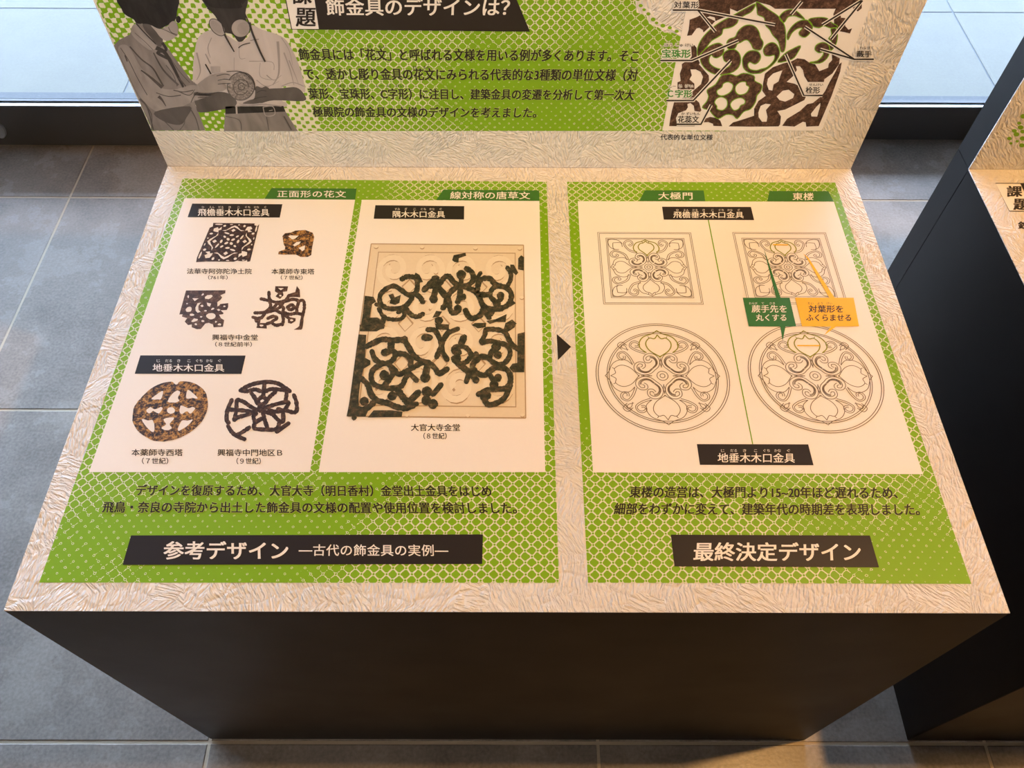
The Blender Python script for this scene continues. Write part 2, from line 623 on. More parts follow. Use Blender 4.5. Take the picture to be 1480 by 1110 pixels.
struct(boxes('trim_drain', [((-9, 1.590, -0.01), (10, 1.622, 0.0015))], M['drain']))
struct(boxes('ceiling', [((-4.5, -3.6, 3.2), (5.5, 2.6, 3.3))], M['ceil']))
struct(boxes('wall_back', [((-4.5, -3.7, 0), (5.5, -3.6, 3.2))], M['wall']))
struct(boxes('wall_left', [((-4.6, -3.6, 0), (-4.5, 1.34, 3.2))], M['wall']))
struct(boxes('roof_canopy', [((-9.0, 2.6, 3.2), (10.0, 5.6, 3.35))], M['ceil']))
struct(boxes('wall_right', [((5.5, -3.6, 0), (5.6, 1.38, 3.2))], M['wall']))
struct(boxes('wall_front', [((-4.6, 1.33, 2.85), (5.6, 1.52, 3.2))], M['frame']))

# glazed door (left) and fixed window (right) of the glass front
YD, HD = 1.3495, 0.1455
door = bpy.data.objects.new('door_1', None)
COL.objects.link(door)
door.location = (-1.2, YD + 0.02, 0)
door['kind'] = 'structure'
boxes('bottom_rail', [((-4.5, YD, 0.004), (-0.02, YD + 0.036, HD))], M['frame'], door, 0.0008)
boxes('threshold', [((-4.5, YD + 0.004, 0.0), (-0.02, YD + 0.032, 0.004))], M['grout'], door)
boxes('glazing_bead', [((-4.5, YD + 0.0025, HD), (-0.02, YD + 0.0125, HD + 0.003))], M['alu'], door)
boxes('gasket', [((-4.5, YD + 0.0235, HD), (-0.02, YD + 0.034, HD + 0.004))], M['frame'], door)
boxes('pane', [((-4.5, YD + 0.0135, HD - 0.01), (-0.07, YD + 0.0225, 2.80))], M['glass'], door)
boxes('top_rail', [((-4.5, YD, 2.80), (-0.02, YD + 0.036, 2.85))], M['frame'], door)
boxes('stile', [((-0.07, YD, HD), (-0.02, YD + 0.036, 2.80))], M['frame'], door)
# lock cover on the rail: an egg-shaped plate with a raised rim
d_ = ray(-3, 187)
pc = CAM_LOC + d_ * ((YD - CAM_LOC.y) / d_.y)
bm = bmesh.new()
N = 28
prof = [(0.0, 1.00), (0.006, 0.98), (0.008, 0.90), (0.0065, 0.80), (0.0065, 0.0)]
rings = []
for dep, k in prof:
    ring = []
    for i in range(N):
        a = 2 * math.pi * i / N
        rx = 0.024 * (1 + 0.18 * math.sin(a))
        ring.append(bm.verts.new((pc.x + rx * k * math.cos(a), YD - dep, pc.z + 0.030 * k * math.sin(a))))
    rings.append(ring)
for a, b in zip(rings, rings[1:]):
    for i in range(N):
        bm.faces.new((a[i], a[(i + 1) % N], b[(i + 1) % N], b[i]))
bmesh.ops.remove_doubles(bm, verts=bm.verts, dist=1e-6)
bmesh.ops.recalc_face_normals(bm, faces=bm.faces)
bmesh.ops.translate(bm, verts=bm.verts, vec=-door.location)
me = bpy.data.meshes.new('lock_cover')
bm.to_mesh(me)
bm.free()
me.materials.append(M['steel'])
lc = link('lock_cover', me, door)
lc['label'] = 'oval steel lock cover'

YW, HW = 1.3985, 0.118
win = bpy.data.objects.new('window_1', None)
COL.objects.link(win)
win.location = (1.2, YW + 0.02, 0)
win['kind'] = 'structure'
boxes('bottom_rail', [((0.0, YW, 0.0), (5.5, YW + 0.034, HW))], M['frame'], win, 0.0008)
boxes('glazing_bead', [((0.0, YW + 0.0025, HW), (5.5, YW + 0.011, HW + 0.003))], M['alu'], win)
boxes('gasket', [((0.0, YW + 0.022, HW), (5.5, YW + 0.033, HW + 0.004))], M['frame'], win)
boxes('pane', [((0.04, YW + 0.012, HW - 0.01), (5.5, YW + 0.021, 2.81))], M['glass'], win)
boxes('top_rail', [((0.0, YW, 2.81), (5.5, YW + 0.034, 2.85))], M['frame'], win)
boxes('stile', [((-0.02, YD, 0.0), (0.04, YW + 0.034, 2.85))], M['frame'], win)

# ------------------------------------------------------------------ display counters
WID, DEP = 1.1387, 0.7495
HX, HY = WID / 2, DEP / 2
PT = 0.0535                   # thickness of the upright panel
PTOP = 1.27


def counter(cx, label):
    t = thing('display_counter', label, 'display counter', (cx, 0, 0), 'display counters with upright panels')
    boxes('cabinet', [((cx - HX, -HY, 0), (cx + HX, HY - 0.0006, DESK_Z - 0.0012))], M['black'], t, 0.0007)
    boxes('rear_support', [((cx - HX, HY, 0), (cx + HX, HY + PT, DESK_Z - 0.0006))], M['black'], t, 0.0006)
    top = boxes('tabletop_covering', [((cx - HX, -HY, DESK_Z - 0.0012), (cx + HX, HY - 0.0002, DESK_Z))], M['paper_top'], t)
    top['label'] = 'embossed cream paper covering of the top'
    boxes('back_panel', [((cx - HX, HY + 0.0015, DESK_Z), (cx + HX, HY + PT, PTOP))], M['black'], t, 0.0006)
    cov = boxes('panel_covering', [((cx - HX, HY, DESK_Z + 0.0003), (cx + HX, HY + 0.0015, PTOP))], M['paper_up'], t)
    cov['label'] = 'embossed cream paper covering of the upright panel'
    return t


main = counter(0.0, 'wide black counter whose cream top carries two green sheets and a black arrow')
side = counter(0.7664 + HX, 'black counter cut off by the right edge, with only its cream corner showing')


def sheet(name, pts, mat, label, plane=on_top, layer=1):
    o = quad(name, plane, layer, pts, mat, main)
    o['label'] = label
    return o


LS = sheet('graphic_sheet', [(264.3, 258.2), (790, 262.8), (808, 842.6), (56.8, 842)], M['green_a'],
           'green halftone sheet with photographs of metal fittings')
RS = sheet('graphic_sheet', [(819.6, 262.8), (1207, 264), (1403.7, 844), (849.8, 842.3)], M['green_b'],
           'green halftone sheet with line drawings of final designs')
quad('arrow_mark', on_top, 1, [(804.6, 482.8), (825.4, 501.3), (806.4, 520.8)], M['ink'], main)

# white fields
quad('white_field', on_top, 2, [(266.8, 286.8), (513.3, 289), (448, 682.6), (128.8, 682.6)], M['white'], LS)
quad('white_field', on_top, 2, [(523, 289), (779.6, 290.8), (788, 682.6), (460.6, 682.6)], M['white'], LS)
quad('white_field', on_top, 2, [(835, 291), (1205, 291.8), (1333.7, 685.6), (857, 683)], M['white'], RS)


def banner(parent, name, pts, mat):
    return quad(name, on_top, 3, pts, mat, parent)


# heading tabs
for par, pts, txt in (
        (LS, [(392.6, 272.3), (515.5, 273), (513.4, 289), (382.3, 288)], ('正面形の花文', 402, 501, 276, 285.6)),
        (LS, [(641, 274.4), (779.3, 275.7), (779.6, 290.8), (630.4, 289.5)], ('線対称の唐草文', 651, 766, 277.6, 288)),
        (RS, [(932, 275.5), (1016.8, 275.7), (1019.2, 291.2), (923.8, 291)], ('大極門', 950.6, 999.7, 278.4, 288.6)),
        (RS, [(1112, 276.5), (1197, 276.7), (1204.8, 291.8), (1108.8, 291.6)], ('東楼', 1144, 1174, 279.2, 289.5))):
    b = banner(par, 'heading_tab', pts, M['tab'])
    write(on_top, 4, par, M['letter'], txt)

# black headings with readings
HI = ['ひ', 'えん', 'だる', 'き', 'こ', 'ぐち', 'かな', 'ぐ']
JI = ['じ', 'だる', 'き', 'こ', 'ぐち', 'かな', 'ぐ']
SU = ['すみ', 'ぎ', 'こ', 'ぐち', 'かな', 'ぐ']
for par, pts, txt, rb, ry in (
        (LS, [(278, 294.7), (408.3, 295.6), (404.5, 314.9), (271.4, 314.3)], ('飛檐垂木木口金具', 287.8, 390.6, 302.3, 312.4), HI, (298.2, 301.6)),
        (LS, [(203.2, 514), (355.2, 514.3), (349, 540.9), (195, 540.6)], ('地垂木木口金具', 222.6, 325.6, 526.5, 537.2), JI, (519.6, 524)),
        (LS, [(542.6, 297), (671, 298.4), (670.7, 317.6), (540.2, 316.6)], ('隅木木口金具', 568.3, 643.4, 305.4, 314.8), SU, (301, 304.4)),
        (RS, [(956.8, 299.2), (1085.2, 299.5), (1089.8, 318.5), (959.3, 317.9)], ('飛檐垂木木口金具', 972.3, 1073.5, 306.3, 315.4), HI, (302.4, 305.8)),
        (RS, [(1007, 642.2), (1167.9, 642.6), (1175.6, 672.8), (1011.5, 672.2)], ('地垂木木口金具', 1036, 1146.8, 655.4, 668.6), JI, (649.4, 653.8))):
    banner(par, 'heading_bar', pts, M['ink'])
    L = Letters(on_top, 4)
    L.add(*txt)
    L.ruby(rb, txt[1], txt[2], *ry)
    L.build(M['letter'], par)

banner(LS, 'title_bar', [(189.7, 774.2), (698, 772.6), (696.9, 815.4), (177.4, 816.7)], M['ink'])
write(on_top, 4, LS, M['letter'], ('参考デザイン', 240, 419.2, 783.2, 808.2, 0.02))
write(on_top, 4, LS, M['letter'], ('―古代の飾金具の実例―', 433, 648.6, 787.4, 803.4, 0.01))
banner(RS, 'title_bar', [(969.4, 773), (1257, 774.3), (1270.2, 820.2), (974.8, 818.9)], M['ink'])
write(on_top, 4, RS, M['letter'], ('最終決定デザイン', 1000.6, 1240.6, 784.8, 810.4, 0.02))

# body text with a pale outline
for par, lines in (
        (LS, [('デザインを復原するため、大官大寺（明日香村）金堂出土金具をはじめ', 198.6, 710.7, 701.6, 716.8),
              ('飛鳥・奈良の寺院から出土した飾金具の文様の配置や使用位置を検討しました。', 150, 747.2, 725.8, 741.4)]),
        (RS, [('東楼の造営は、大極門より15~20年ほど遅れるため、', 908.8, 1294.6, 703.6, 719.6),
              ('細部をわずかに変えて、建築年代の時期差を表現しました。', 886.6, 1326.4, 727.8, 744)])):
    write(on_top, 2, par, M['halo'], *[l + (0.055,) for l in lines], name='lettering_outline')
    write(on_top, 3, par, M['ink'], *[l + (0.022,) for l in lines])

# captions
for cap in (
        [('法華寺阿弥陀浄土院', 271.5, 365, 388.6, 396.2), ('（761年）', 301.8, 330, 398.4, 404.2)],
        [('本薬師寺東塔', 393.4, 455.2, 388.8, 396.6), ('（７世紀）', 406.5, 438, 398.6, 404.4)],
        [('興福寺中金堂', 308, 373.7, 483.8, 492), ('（８世紀前半）', 312, 365, 494.6, 501.2)],
        [('本薬師寺西塔', 192, 265.6, 649.4, 659), ('（７世紀）', 206.8, 244.6, 662, 670.6)],
        [('興福寺中門地区Ｂ', 315.8, 409, 649.6, 659.2), ('（９世紀）', 343, 378, 662.2, 670.8)],
        [('大官大寺金堂', 594.6, 665, 613.2, 623), ('（８世紀）', 612.4, 645.8, 626, 634.6)]):
    write(on_top, 3, LS, M['ink'], *[c + (0.014,) for c in cap])


# ------------------------------------------------------------------ photographs of fittings, traced as shapes
def crop(ox, oy, s):
    return lambda p: (ox + p[0] / s, oy + p[1] / s)


def from_unit(q):
    """projective map of the unit square onto a pixel quadrilateral (TL, TR, BR, BL)"""
    (x0, y0), (x1, y1), (x2, y2), (x3, y3) = q
    dx1, dx2, sx = x1 - x2, x3 - x2, x0 - x1 + x2 - x3
    dy1, dy2, sy = y1 - y2, y3 - y2, y0 - y1 + y2 - y3
    den = dx1 * dy2 - dx2 * dy1
    g = (sx * dy2 - dx2 * sy) / den
    h = (dx1 * sy - sx * dy1) / den
    a, b, c = x1 - x0 + g * x1, x3 - x0 + h * x3, x0
    d, e, f = y1 - y0 + g * y1, y3 - y0 + h * y3, y0
    fw = lambda p: ((a * p[0] + b * p[1] + c) / (g * p[0] + h * p[1] + 1), (d * p[0] + e * p[1] + f) / (g * p[0] + h * p[1] + 1))
    m = Matrix(((a, b, c), (d, e, f), (g, h, 1))).inverted()

    def bw(p):
        v = m @ Vector((p[0], p[1], 1))
        return (v.x / v.z, v.y / v.z)
    return fw, bw


# 1 square openwork plate
fw, _ = from_unit([(306.3, 322.6), (375.2, 323.4), (361.4, 379.4), (282, 379.4)])
holes = []
for r in range(4):
    def rt(p, r=r):
        x, y = p[0] - 0.5, p[1] - 0.5
        for _k in range(r):
            x, y = -y, x
        return (x + 0.5, y + 0.5)
    hs = [ell(0.555, 0.455, 0.04, 0.028, -0.7, 10), ell(0.5, 0.335, 0.045, 0.025, 0, 10), ell(0.62, 0.37, 0.035, 0.022, -0.8, 10),
          ell(0.5, 0.205, 0.045, 0.045, 0, 4), ell(0.39, 0.285, 0.06, 0.02, 0.35, 10),
          [(0.27, 0.215), (0.36, 0.19), (0.44, 0.10), (0.5, 0.065), (0.56, 0.10), (0.64, 0.19), (0.73, 0.215), (0.66, 0.225), (0.56, 0.15), (0.5, 0.115), (0.44, 0.15), (0.34, 0.225)],
          [(0.09, 0.16), (0.16, 0.12), (0.19, 0.17), (0.24, 0.11), (0.25, 0.19), (0.2, 0.21), (0.21, 0.26), (0.15, 0.25), (0.10, 0.23)],
          ell(0.29, 0.08, 0.03, 0.03, 0, 8), ell(0.08, 0.30, 0.035, 0.025, 0, 8), ell(0.16, 0.04, 0.085, 0.018, 0, 8),
          ell(0.05, 0.42, 0.016, 0.02, 0, 6), ell(0.42, 0.04, 0.035, 0.012, 0, 6)]
    holes += [[rt(p) for p in h] for h in hs]
k = Ink(on_top, 3, fw)
k.poly([(0.03, 0.0), (0.9, 0.0), (0.9, 0.05), (0.97, 0.08), (1.0, 0.02), (1.0, 0.98), (0.95, 0.99), (0.93, 0.94), (0.86, 0.97), (0.83, 0.93), (0.7, 0.99), (0.2, 0.985),
        (0.02, 1.0), (0.0, 0.9), (0.0, 0.14), (0.05, 0.1)], holes)
k.build('fitting_photo', M['bronze'], LS)

# 2 gilt corner fragment
k = Ink(on_top, 3, crop(385, 320, 12.33))
k.poly([(290, 270), (330, 220), (440, 205), (520, 170), (700, 160), (830, 210), (855, 280), (820, 480), (800, 600), (740, 640), (610, 645), (530, 600), (410, 600), (320, 595),
        (215, 590), (220, 545), (330, 510), (340, 460), (310, 420), (300, 340)],
       [[(390, 270), (430, 250), (580, 260), (510, 310), (460, 330)], [(470, 430), (540, 370), (620, 365), (590, 410), (500, 450)], [(570, 480), (690, 430), (680, 510), (640, 530)]],
       rough=5)
k.build('fitting_photo', M['gilt'], LS)

# 3 left half of a square plate
k = Ink(on_top, 3, crop(250, 405, 13.88))
k.poly([(265, 210), (1060, 205), (1050, 260), (950, 310), (990, 350), (960, 400), (895, 450), (900, 530), (940, 510), (950, 480), (1115, 465), (1110, 540), (1080, 600), (960, 610), (1020, 660),
        (1000, 690), (930, 700), (970, 770), (1030, 810), (1010, 940), (820, 950), (800, 890), (720, 860), (650, 880), (560, 980), (480, 985), (380, 950), (385, 890), (310, 910), (240, 840), (290, 770),
        (190, 740), (200, 690), (135, 690)],
       [[(390, 370), (520, 370), (440, 430)], ell(720, 340, 80, 40, -0.3), ell(320, 590, 65, 50, -0.5),
        [(450, 560), (500, 470), (560, 450), (515, 520), (510, 600), (560, 640), (500, 665), (455, 620)], [(680, 450), (770, 470), (740, 540), (700, 520)],
        ell(765, 725, 95, 62), ell(585, 520, 28, 20), ell(385, 700, 45, 25), ell(310, 335, 15, 28), ell(920, 600, 28, 18), ell(1035, 530, 25, 15), ell(935, 893, 35, 20), ell(462, 890, 25, 22),
        [(370, 830), (430, 770), (500, 790), (490, 815), (400, 845)], ell(865, 840, 22, 18), ell(600, 825, 30, 20), ell(570, 740, 25, 15), ell(655, 620, 25, 15), ell(800, 580, 35, 18, -0.5),
        ell(600, 295, 28, 15, -0.6), ell(285, 475, 18, 12)], rough=5)
k.build('fitting_photo', M['rust'], LS)

# 4 right half of a square plate
k = Ink(on_top, 3, crop(355, 405, 13.88))
k.poly([(600, 125), (850, 125), (835, 230), (750, 240), (760, 310), (690, 380), (600, 330), (650, 270), (590, 230)], [[(650, 165), (770, 165), (710, 210)], ell(700, 315, 25, 18)], rough=4)
for s in ([(470, 250), (490, 400), (640, 450), (800, 410), (870, 310)], [(310, 380), (400, 400), (480, 430), (500, 540), (400, 640), (280, 660), (190, 660)],
          [(640, 460), (560, 560), (420, 640), (300, 770), (150, 750)], [(700, 540), (600, 600), (430, 650)], [(660, 470), (760, 560), (740, 680), (760, 800), (740, 900)],
          [(800, 430), (950, 390), (1060, 430), (1030, 560), (1030, 660)], [(760, 450), (700, 540)], [(760, 650), (880, 690), (1010, 670), (1130, 690)],
          [(1060, 430), (1160, 415), (1180, 560), (1140, 740), (1110, 960)], [(600, 600), (700, 660), (760, 660)],
          [(450, 770), (560, 730), (630, 770), (540, 830), (540, 870), (620, 910), (740, 880)], [(280, 760), (260, 880)],
          [(840, 550), (920, 500), (980, 550), (900, 600), (840, 550)], [(980, 550), (1040, 550)], [(200, 760), (220, 830)], [(430, 880), (530, 850)], [(790, 710), (860, 760)]):
    k.stroke(s, 66, rough=0.14)
    k.dot(*s[0], 32, rough=3)
    k.dot(*s[-1], 32, rough=3)
k.poly([(880, 280), (1000, 240), (1030, 120), (1090, 200), (1095, 350), (950, 340), (850, 360)], rough=4)
k.poly([(250, 860), (420, 870), (430, 980), (215, 965)], [ell(320, 915, 40, 18)], rough=4)
k.poly([(850, 740), (1010, 770), (1000, 830), (920, 880), (850, 860)], [ell(925, 810, 32, 20)], rough=4)
k.poly([(1110, 900), (1125, 1000), (970, 1000), (1050, 950)], rough=3)
k.build('fitting_photo', M['rust'], LS)

# 5 gilt round plate
k = Ink(on_top, 3, crop(180, 540, 10.09))
k.poly([(120, 600), (150, 480), (230, 370), (350, 250), (480, 170), (620, 125), (700, 125), (760, 165), (820, 115), (950, 125), (1080, 175), (1180, 270), (1215, 400), (1200, 560), (1130, 700), (1000, 830),
        (830, 930), (640, 985), (480, 990), (370, 960), (220, 860), (130, 730)],
       [[(390, 375), (480, 300), (565, 260), (535, 370), (480, 380)], [(630, 410), (700, 300), (770, 250), (815, 280), (780, 350), (800, 400), (740, 425)],
        [(905, 365), (920, 245), (990, 280), (1070, 365), (990, 360)], [(320, 540), (380, 490), (440, 525), (530, 490), (555, 520), (500, 585), (420, 550), (365, 585)], ell(680, 540, 58, 48),
        [(805, 560), (820, 470), (870, 480), (930, 510), (1000, 490), (1030, 520), (960, 590), (910, 550), (840, 595)], [(255, 670), (340, 685), (420, 690), (430, 855), (330, 790)],
        [(570, 665), (725, 645), (660, 740), (690, 800), (620, 830), (540, 800), (610, 740)], [(835, 690), (920, 690), (1000, 675), (900, 780), (780, 835)]], sm=True, n=3, rough=3)
k.build('fitting_photo', M['gilt'], LS)

# 6 broken round plate
k = Ink(on_top, 3, crop(315, 540, 10.09))
for s in ([(330, 250), (430, 190), (560, 145), (740, 125), (880, 150), (980, 210), (1050, 260)], [(680, 150), (670, 260), (660, 340)], [(340, 250), (430, 260), (540, 235), (620, 260)],
          [(700, 260), (780, 230), (920, 240), (1000, 260), (990, 390)], [(490, 290), (540, 360), (580, 440)], [(840, 270), (750, 350), (700, 420), (640, 460)], [(660, 330), (590, 390), (600, 440)],
          [(660, 340), (720, 390)], [(700, 500), (850, 450), (1000, 420), (1030, 440), (960, 540), (880, 520)], [(750, 540), (860, 560), (980, 540), (1100, 570), (1150, 540), (1145, 420), (1110, 320)],
          [(690, 560), (800, 600), (880, 680), (950, 700), (950, 560)], [(660, 580), (690, 700), (730, 810)], [(560, 590), (520, 630), (540, 720), (530, 800), (700, 820), (860, 810), (900, 700)],
          [(860, 850), (1030, 730)], [(540, 720), (640, 660)], [(560, 530), (470, 480), (400, 430), (340, 400), (280, 400), (270, 540), (240, 680)], [(560, 540), (440, 600), (300, 640), (240, 680)],
          [(180, 530), (350, 540), (480, 560)], [(205, 390), (140, 540), (130, 680), (160, 720)], [(150, 770), (200, 850), (270, 910), (390, 960)], [(270, 910), (370, 850), (460, 790)]):
    k.stroke(s, 62, rough=0.14)
    k.dot(*s[0], 30, rough=3)
    k.dot(*s[-1], 30, rough=3)
k.dot(640, 510, 72, rough=6)
k.build('fitting_photo', M['bronze'], LS)

# 7 cream relief plate with green-brown fragments
PLATE = [(536.6, 353), (756.6, 354.8), (759.8, 604.6), (503, 602)]
quad('plate_photo', on_top, 3, PLATE, M['plate'], LS)
fw, bw = from_unit(PLATE)
rl, rh = Ink(on_top, 4, fw), Ink(on_top, 4.5, fw)
for a, b, c, d in ((0.0, 0.0, 1.0, 0.0), (1.0, 0.0, 1.0, 1.0), (1.0, 1.0, 0.0, 1.0), (0.0, 1.0, 0.0, 0.0)):
    rl.stroke([(a, b), (c, d)], 0.006, sm=False)
fr = [(0.055, 0.055), (0.945, 0.055), (0.945, 0.945), (0.055, 0.945)]
rl.stroke(fr, 0.007, sm=False, closed=True)


def spiral(cx, cy, r, a0, turns, flip=1):
    return [(cx + r * (1 - 0.75 * i / 22) * math.cos(a0 + flip * turns * 2 * math.pi * i / 22),
             cy + r * (1 - 0.75 * i / 22) * math.sin(a0 + flip * turns * 2 * math.pi * i / 22)) for i in range(23)]


for ix in range(4):
    for iy in range(4):
        cx, cy = 0.165 + ix * 0.223, 0.165 + iy * 0.223
        fl = 1 if (ix % 2 == 0) else -1
        a0 = math.pi / 2 if iy % 2 == 0 else -math.pi / 2
        s = spiral(cx, cy, 0.105, a0, 1.35, fl if iy % 2 == 0 else -fl)
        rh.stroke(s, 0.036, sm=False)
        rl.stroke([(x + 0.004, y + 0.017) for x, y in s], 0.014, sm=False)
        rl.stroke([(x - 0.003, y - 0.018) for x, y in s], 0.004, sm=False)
for ix in range(3):
    for iy in range(3):
        cx, cy = 0.276 + ix * 0.223, 0.276 + iy * 0.223
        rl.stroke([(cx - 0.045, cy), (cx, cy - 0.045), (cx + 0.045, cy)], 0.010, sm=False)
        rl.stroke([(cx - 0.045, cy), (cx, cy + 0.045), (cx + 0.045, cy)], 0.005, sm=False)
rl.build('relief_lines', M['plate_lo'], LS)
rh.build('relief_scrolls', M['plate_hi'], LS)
for x, y in ((543.5, 357.5), (610, 358), (687, 359.5), (751, 360), (754, 431), (541, 469.5), (629.8, 394.5), (588, 601), (676, 601.5), (755, 601), (636, 553)):
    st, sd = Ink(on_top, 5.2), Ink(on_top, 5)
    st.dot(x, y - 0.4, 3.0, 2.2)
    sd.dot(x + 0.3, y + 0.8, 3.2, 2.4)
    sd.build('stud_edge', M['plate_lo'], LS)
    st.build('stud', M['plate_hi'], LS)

FR = {
    (490, 340): dict(
        poly=[[(300, 700), (400, 715), (425, 770), (380, 800), (350, 950), (440, 950), (520, 1000), (520, 1060), (430, 1110), (240, 1110), (270, 930)],
              [(880, 435), (920, 460), (965, 540), (920, 550), (860, 480)],
              [(565, 690), (620, 675), (640, 720), (710, 690), (690, 780), (640, 805), (575, 790), (590, 740)]],
        st=[([(720, 510), (790, 480), (880, 500), (900, 580), (880, 660), (800, 690), (720, 640), (640, 590), (560, 610), (480, 680), (470, 770), (520, 830), (620, 850), (740, 830), (800, 780), (840, 720)], 45),
            ([(460, 850), (510, 940), (600, 970), (700, 970), (750, 920), (730, 870), (680, 890)], 38), ([(770, 850), (830, 920), (900, 940), (960, 910)], 45), ([(880, 680), (930, 720), (960, 770)], 50),
            ([(430, 800), (520, 820)], 40), ([(980, 630), (1040, 570), (1120, 500)], 55), ([(1040, 560), (1120, 600), (1200, 690), (1240, 720)], 48), ([(1110, 620), (1080, 720)], 55),
            ([(520, 940), (500, 1010)], 45)],
        dot=[(1085, 740, 45)]),
    (620, 340): dict(
        poly=[[(265, 290), (280, 235), (420, 210), (425, 240), (345, 270), (335, 320), (290, 315)], [(930, 340), (975, 345), (1020, 440), (1000, 465), (930, 410)],
              [(1020, 270), (1060, 240), (1095, 260), (1090, 410), (1020, 400)], [(655, 990), (760, 970), (890, 910), (880, 1000), (780, 1000), (700, 1020)],
              [(490, 1040), (530, 1010), (650, 1015), (650, 1060), (560, 1075)], [(40, 950), (80, 870), (150, 880), (120, 940)], [(70, 1020), (230, 1030), (230, 1090), (80, 1090)],
              [(860, 1080), (880, 1010), (950, 970), (1010, 1020), (920, 1090)], [(910, 790), (970, 765), (1000, 790), (930, 825)]],
        st=[([(0, 590), (60, 590), (120, 560), (180, 490), (230, 480), (290, 550), (370, 590), (460, 570), (510, 510), (490, 430), (430, 390)], 50), ([(540, 520), (590, 440)], 38), ([(370, 460), (370, 580)], 48),
            ([(100, 600), (160, 660), (200, 720), (190, 800), (160, 840)], 50),
            ([(220, 700), (280, 630), (370, 590), (470, 620), (540, 660), (580, 720), (620, 810), (700, 850), (800, 850), (900, 810), (940, 740), (940, 670), (890, 610), (820, 590), (750, 560), (710, 510), (640, 500),
              (580, 530), (560, 600), (560, 670), (640, 690), (700, 680)], 50),
            ([(820, 590), (740, 610), (700, 680), (720, 730), (780, 770), (830, 730)], 44), ([(890, 600), (930, 530), (940, 450), (900, 380)], 42), ([(360, 640), (350, 720), (330, 770)], 52),
            ([(200, 700), (230, 760), (240, 850), (280, 900), (340, 870)], 50), ([(420, 870), (450, 930), (500, 960), (590, 920), (620, 850)], 52), ([(640, 880), (690, 950)], 48), ([(60, 500), (80, 600), (60, 700)], 50)],
        dot=[(370, 460, 50), (820, 700, 40), (780, 790, 42), (390, 715, 36), (330, 850, 42), (700, 890, 46), (115, 985, 42)]),
    (490, 470): dict(
        poly=[[(225, 115), (315, 115), (300, 380), (360, 410), (360, 460), (280, 510), (240, 700), (230, 830), (230, 930), (350, 960), (310, 1050), (85, 1050), (120, 880), (200, 300)],
              [(240, 0), (530, 0), (520, 50), (400, 70), (240, 75)], [(330, 1060), (400, 980), (600, 980), (730, 1000), (720, 1060)]],
        st=[([(320, 250), (400, 210), (500, 170), (620, 180), (740, 180), (800, 260), (850, 340), (930, 410), (1030, 440), (1100, 500), (1150, 560), (1240, 510)], 52), ([(600, 200), (590, 290), (540, 320)], 60),
            ([(600, 290), (660, 330)], 50), ([(380, 310), (410, 390), (480, 440), (570, 440), (630, 390), (660, 340), (750, 340), (820, 400), (820, 470)], 50),
            ([(560, 450), (640, 520), (690, 570), (780, 530), (840, 500), (950, 440), (1020, 450)], 47), ([(480, 460), (400, 510), (370, 590), (400, 680), (500, 720), (620, 730), (720, 700), (760, 620), (800, 560)], 50),
            ([(600, 490), (620, 560), (570, 640), (520, 700)], 52), ([(820, 570), (890, 640)], 48), ([(1010, 490), (990, 590)], 62),
            ([(260, 620), (330, 690), (370, 800), (440, 870), (560, 900), (650, 940), (760, 960), (850, 930)], 54), ([(680, 760), (750, 850), (790, 900)], 62), ([(820, 870), (910, 780)], 58), ([(790, 930), (890, 910)], 44),
            ([(400, 890), (350, 940), (250, 1000)], 54), ([(1080, 800), (1170, 690)], 48), ([(1020, 60), (1100, 70), (1160, 180), (1190, 320)], 48), ([(1260, 80), (1200, 170), (1170, 250), (1120, 370)], 48),
            ([(1190, 320), (1240, 400)], 48), ([(980, 150), (1040, 150)], 60)],
        dot=[(755, 165, 32), (530, 320, 42), (520, 580, 52), (990, 610, 52), (610, 820, 48), (290, 880, 46), (175, 1070, 26), (1010, 770, 55), (1000, 870, 50), (1080, 910, 50)]),
    (620, 470): dict(
        poly=[[(1020, 110), (1100, 85), (1095, 550), (960, 550), (925, 500), (960, 450), (1010, 440)]],
        st=[([(330, 50), (220, 100), (170, 170), (140, 260)], 44), ([(400, 150), (370, 220)], 60), ([(290, 390), (310, 420), (400, 500), (480, 560), (540, 640)], 62), ([(430, 650), (460, 560)], 52),
            ([(350, 320), (290, 320), (290, 270), (350, 250), (430, 270), (480, 340), (450, 410), (380, 450), (330, 430)], 46),
            ([(540, 340), (520, 430), (500, 490), (560, 560), (640, 580), (700, 530), (780, 490), (880, 510), (930, 580), (930, 670), (880, 730), (780, 740), (680, 750), (570, 800)], 52), ([(540, 420), (590, 370), (680, 380)], 52),
            ([(610, 210), (700, 190), (800, 210), (890, 240), (930, 310), (910, 390), (850, 450), (770, 450), (700, 400), (710, 330), (760, 270)], 48),
            ([(600, 200), (640, 120), (660, 60), (780, 60), (870, 90), (920, 180), (960, 240), (1030, 290)], 46), ([(860, 80), (960, 10)], 50), ([(690, 560), (730, 630)], 46),
            ([(930, 690), (880, 820), (800, 890), (690, 920), (640, 870), (610, 790)], 54)],
        dot=[(340, 320, 36), (320, 390, 46), (790, 350, 42), (770, 260, 50), (790, 610, 42), (745, 690, 48), (660, 810, 50)]),
}
k = Ink(on_top, 6)
for (ox, oy), d in FR.items():
    k.tf = crop(ox, oy, 7.93)
    for p in d['poly']:
        k.poly(p, rough=4)
    for s, w in d['st']:
        k.stroke(s, w * 1.28, rough=0.14)
        for e in (s[0], s[-1]):
            k.dot(e[0], e[1], w * 0.62, rough=3)
    for x, y, r in d['dot']:
        k.dot(x, y, r * 1.12, rough=4)
k.build('fragment_photo', M['patina'], LS)


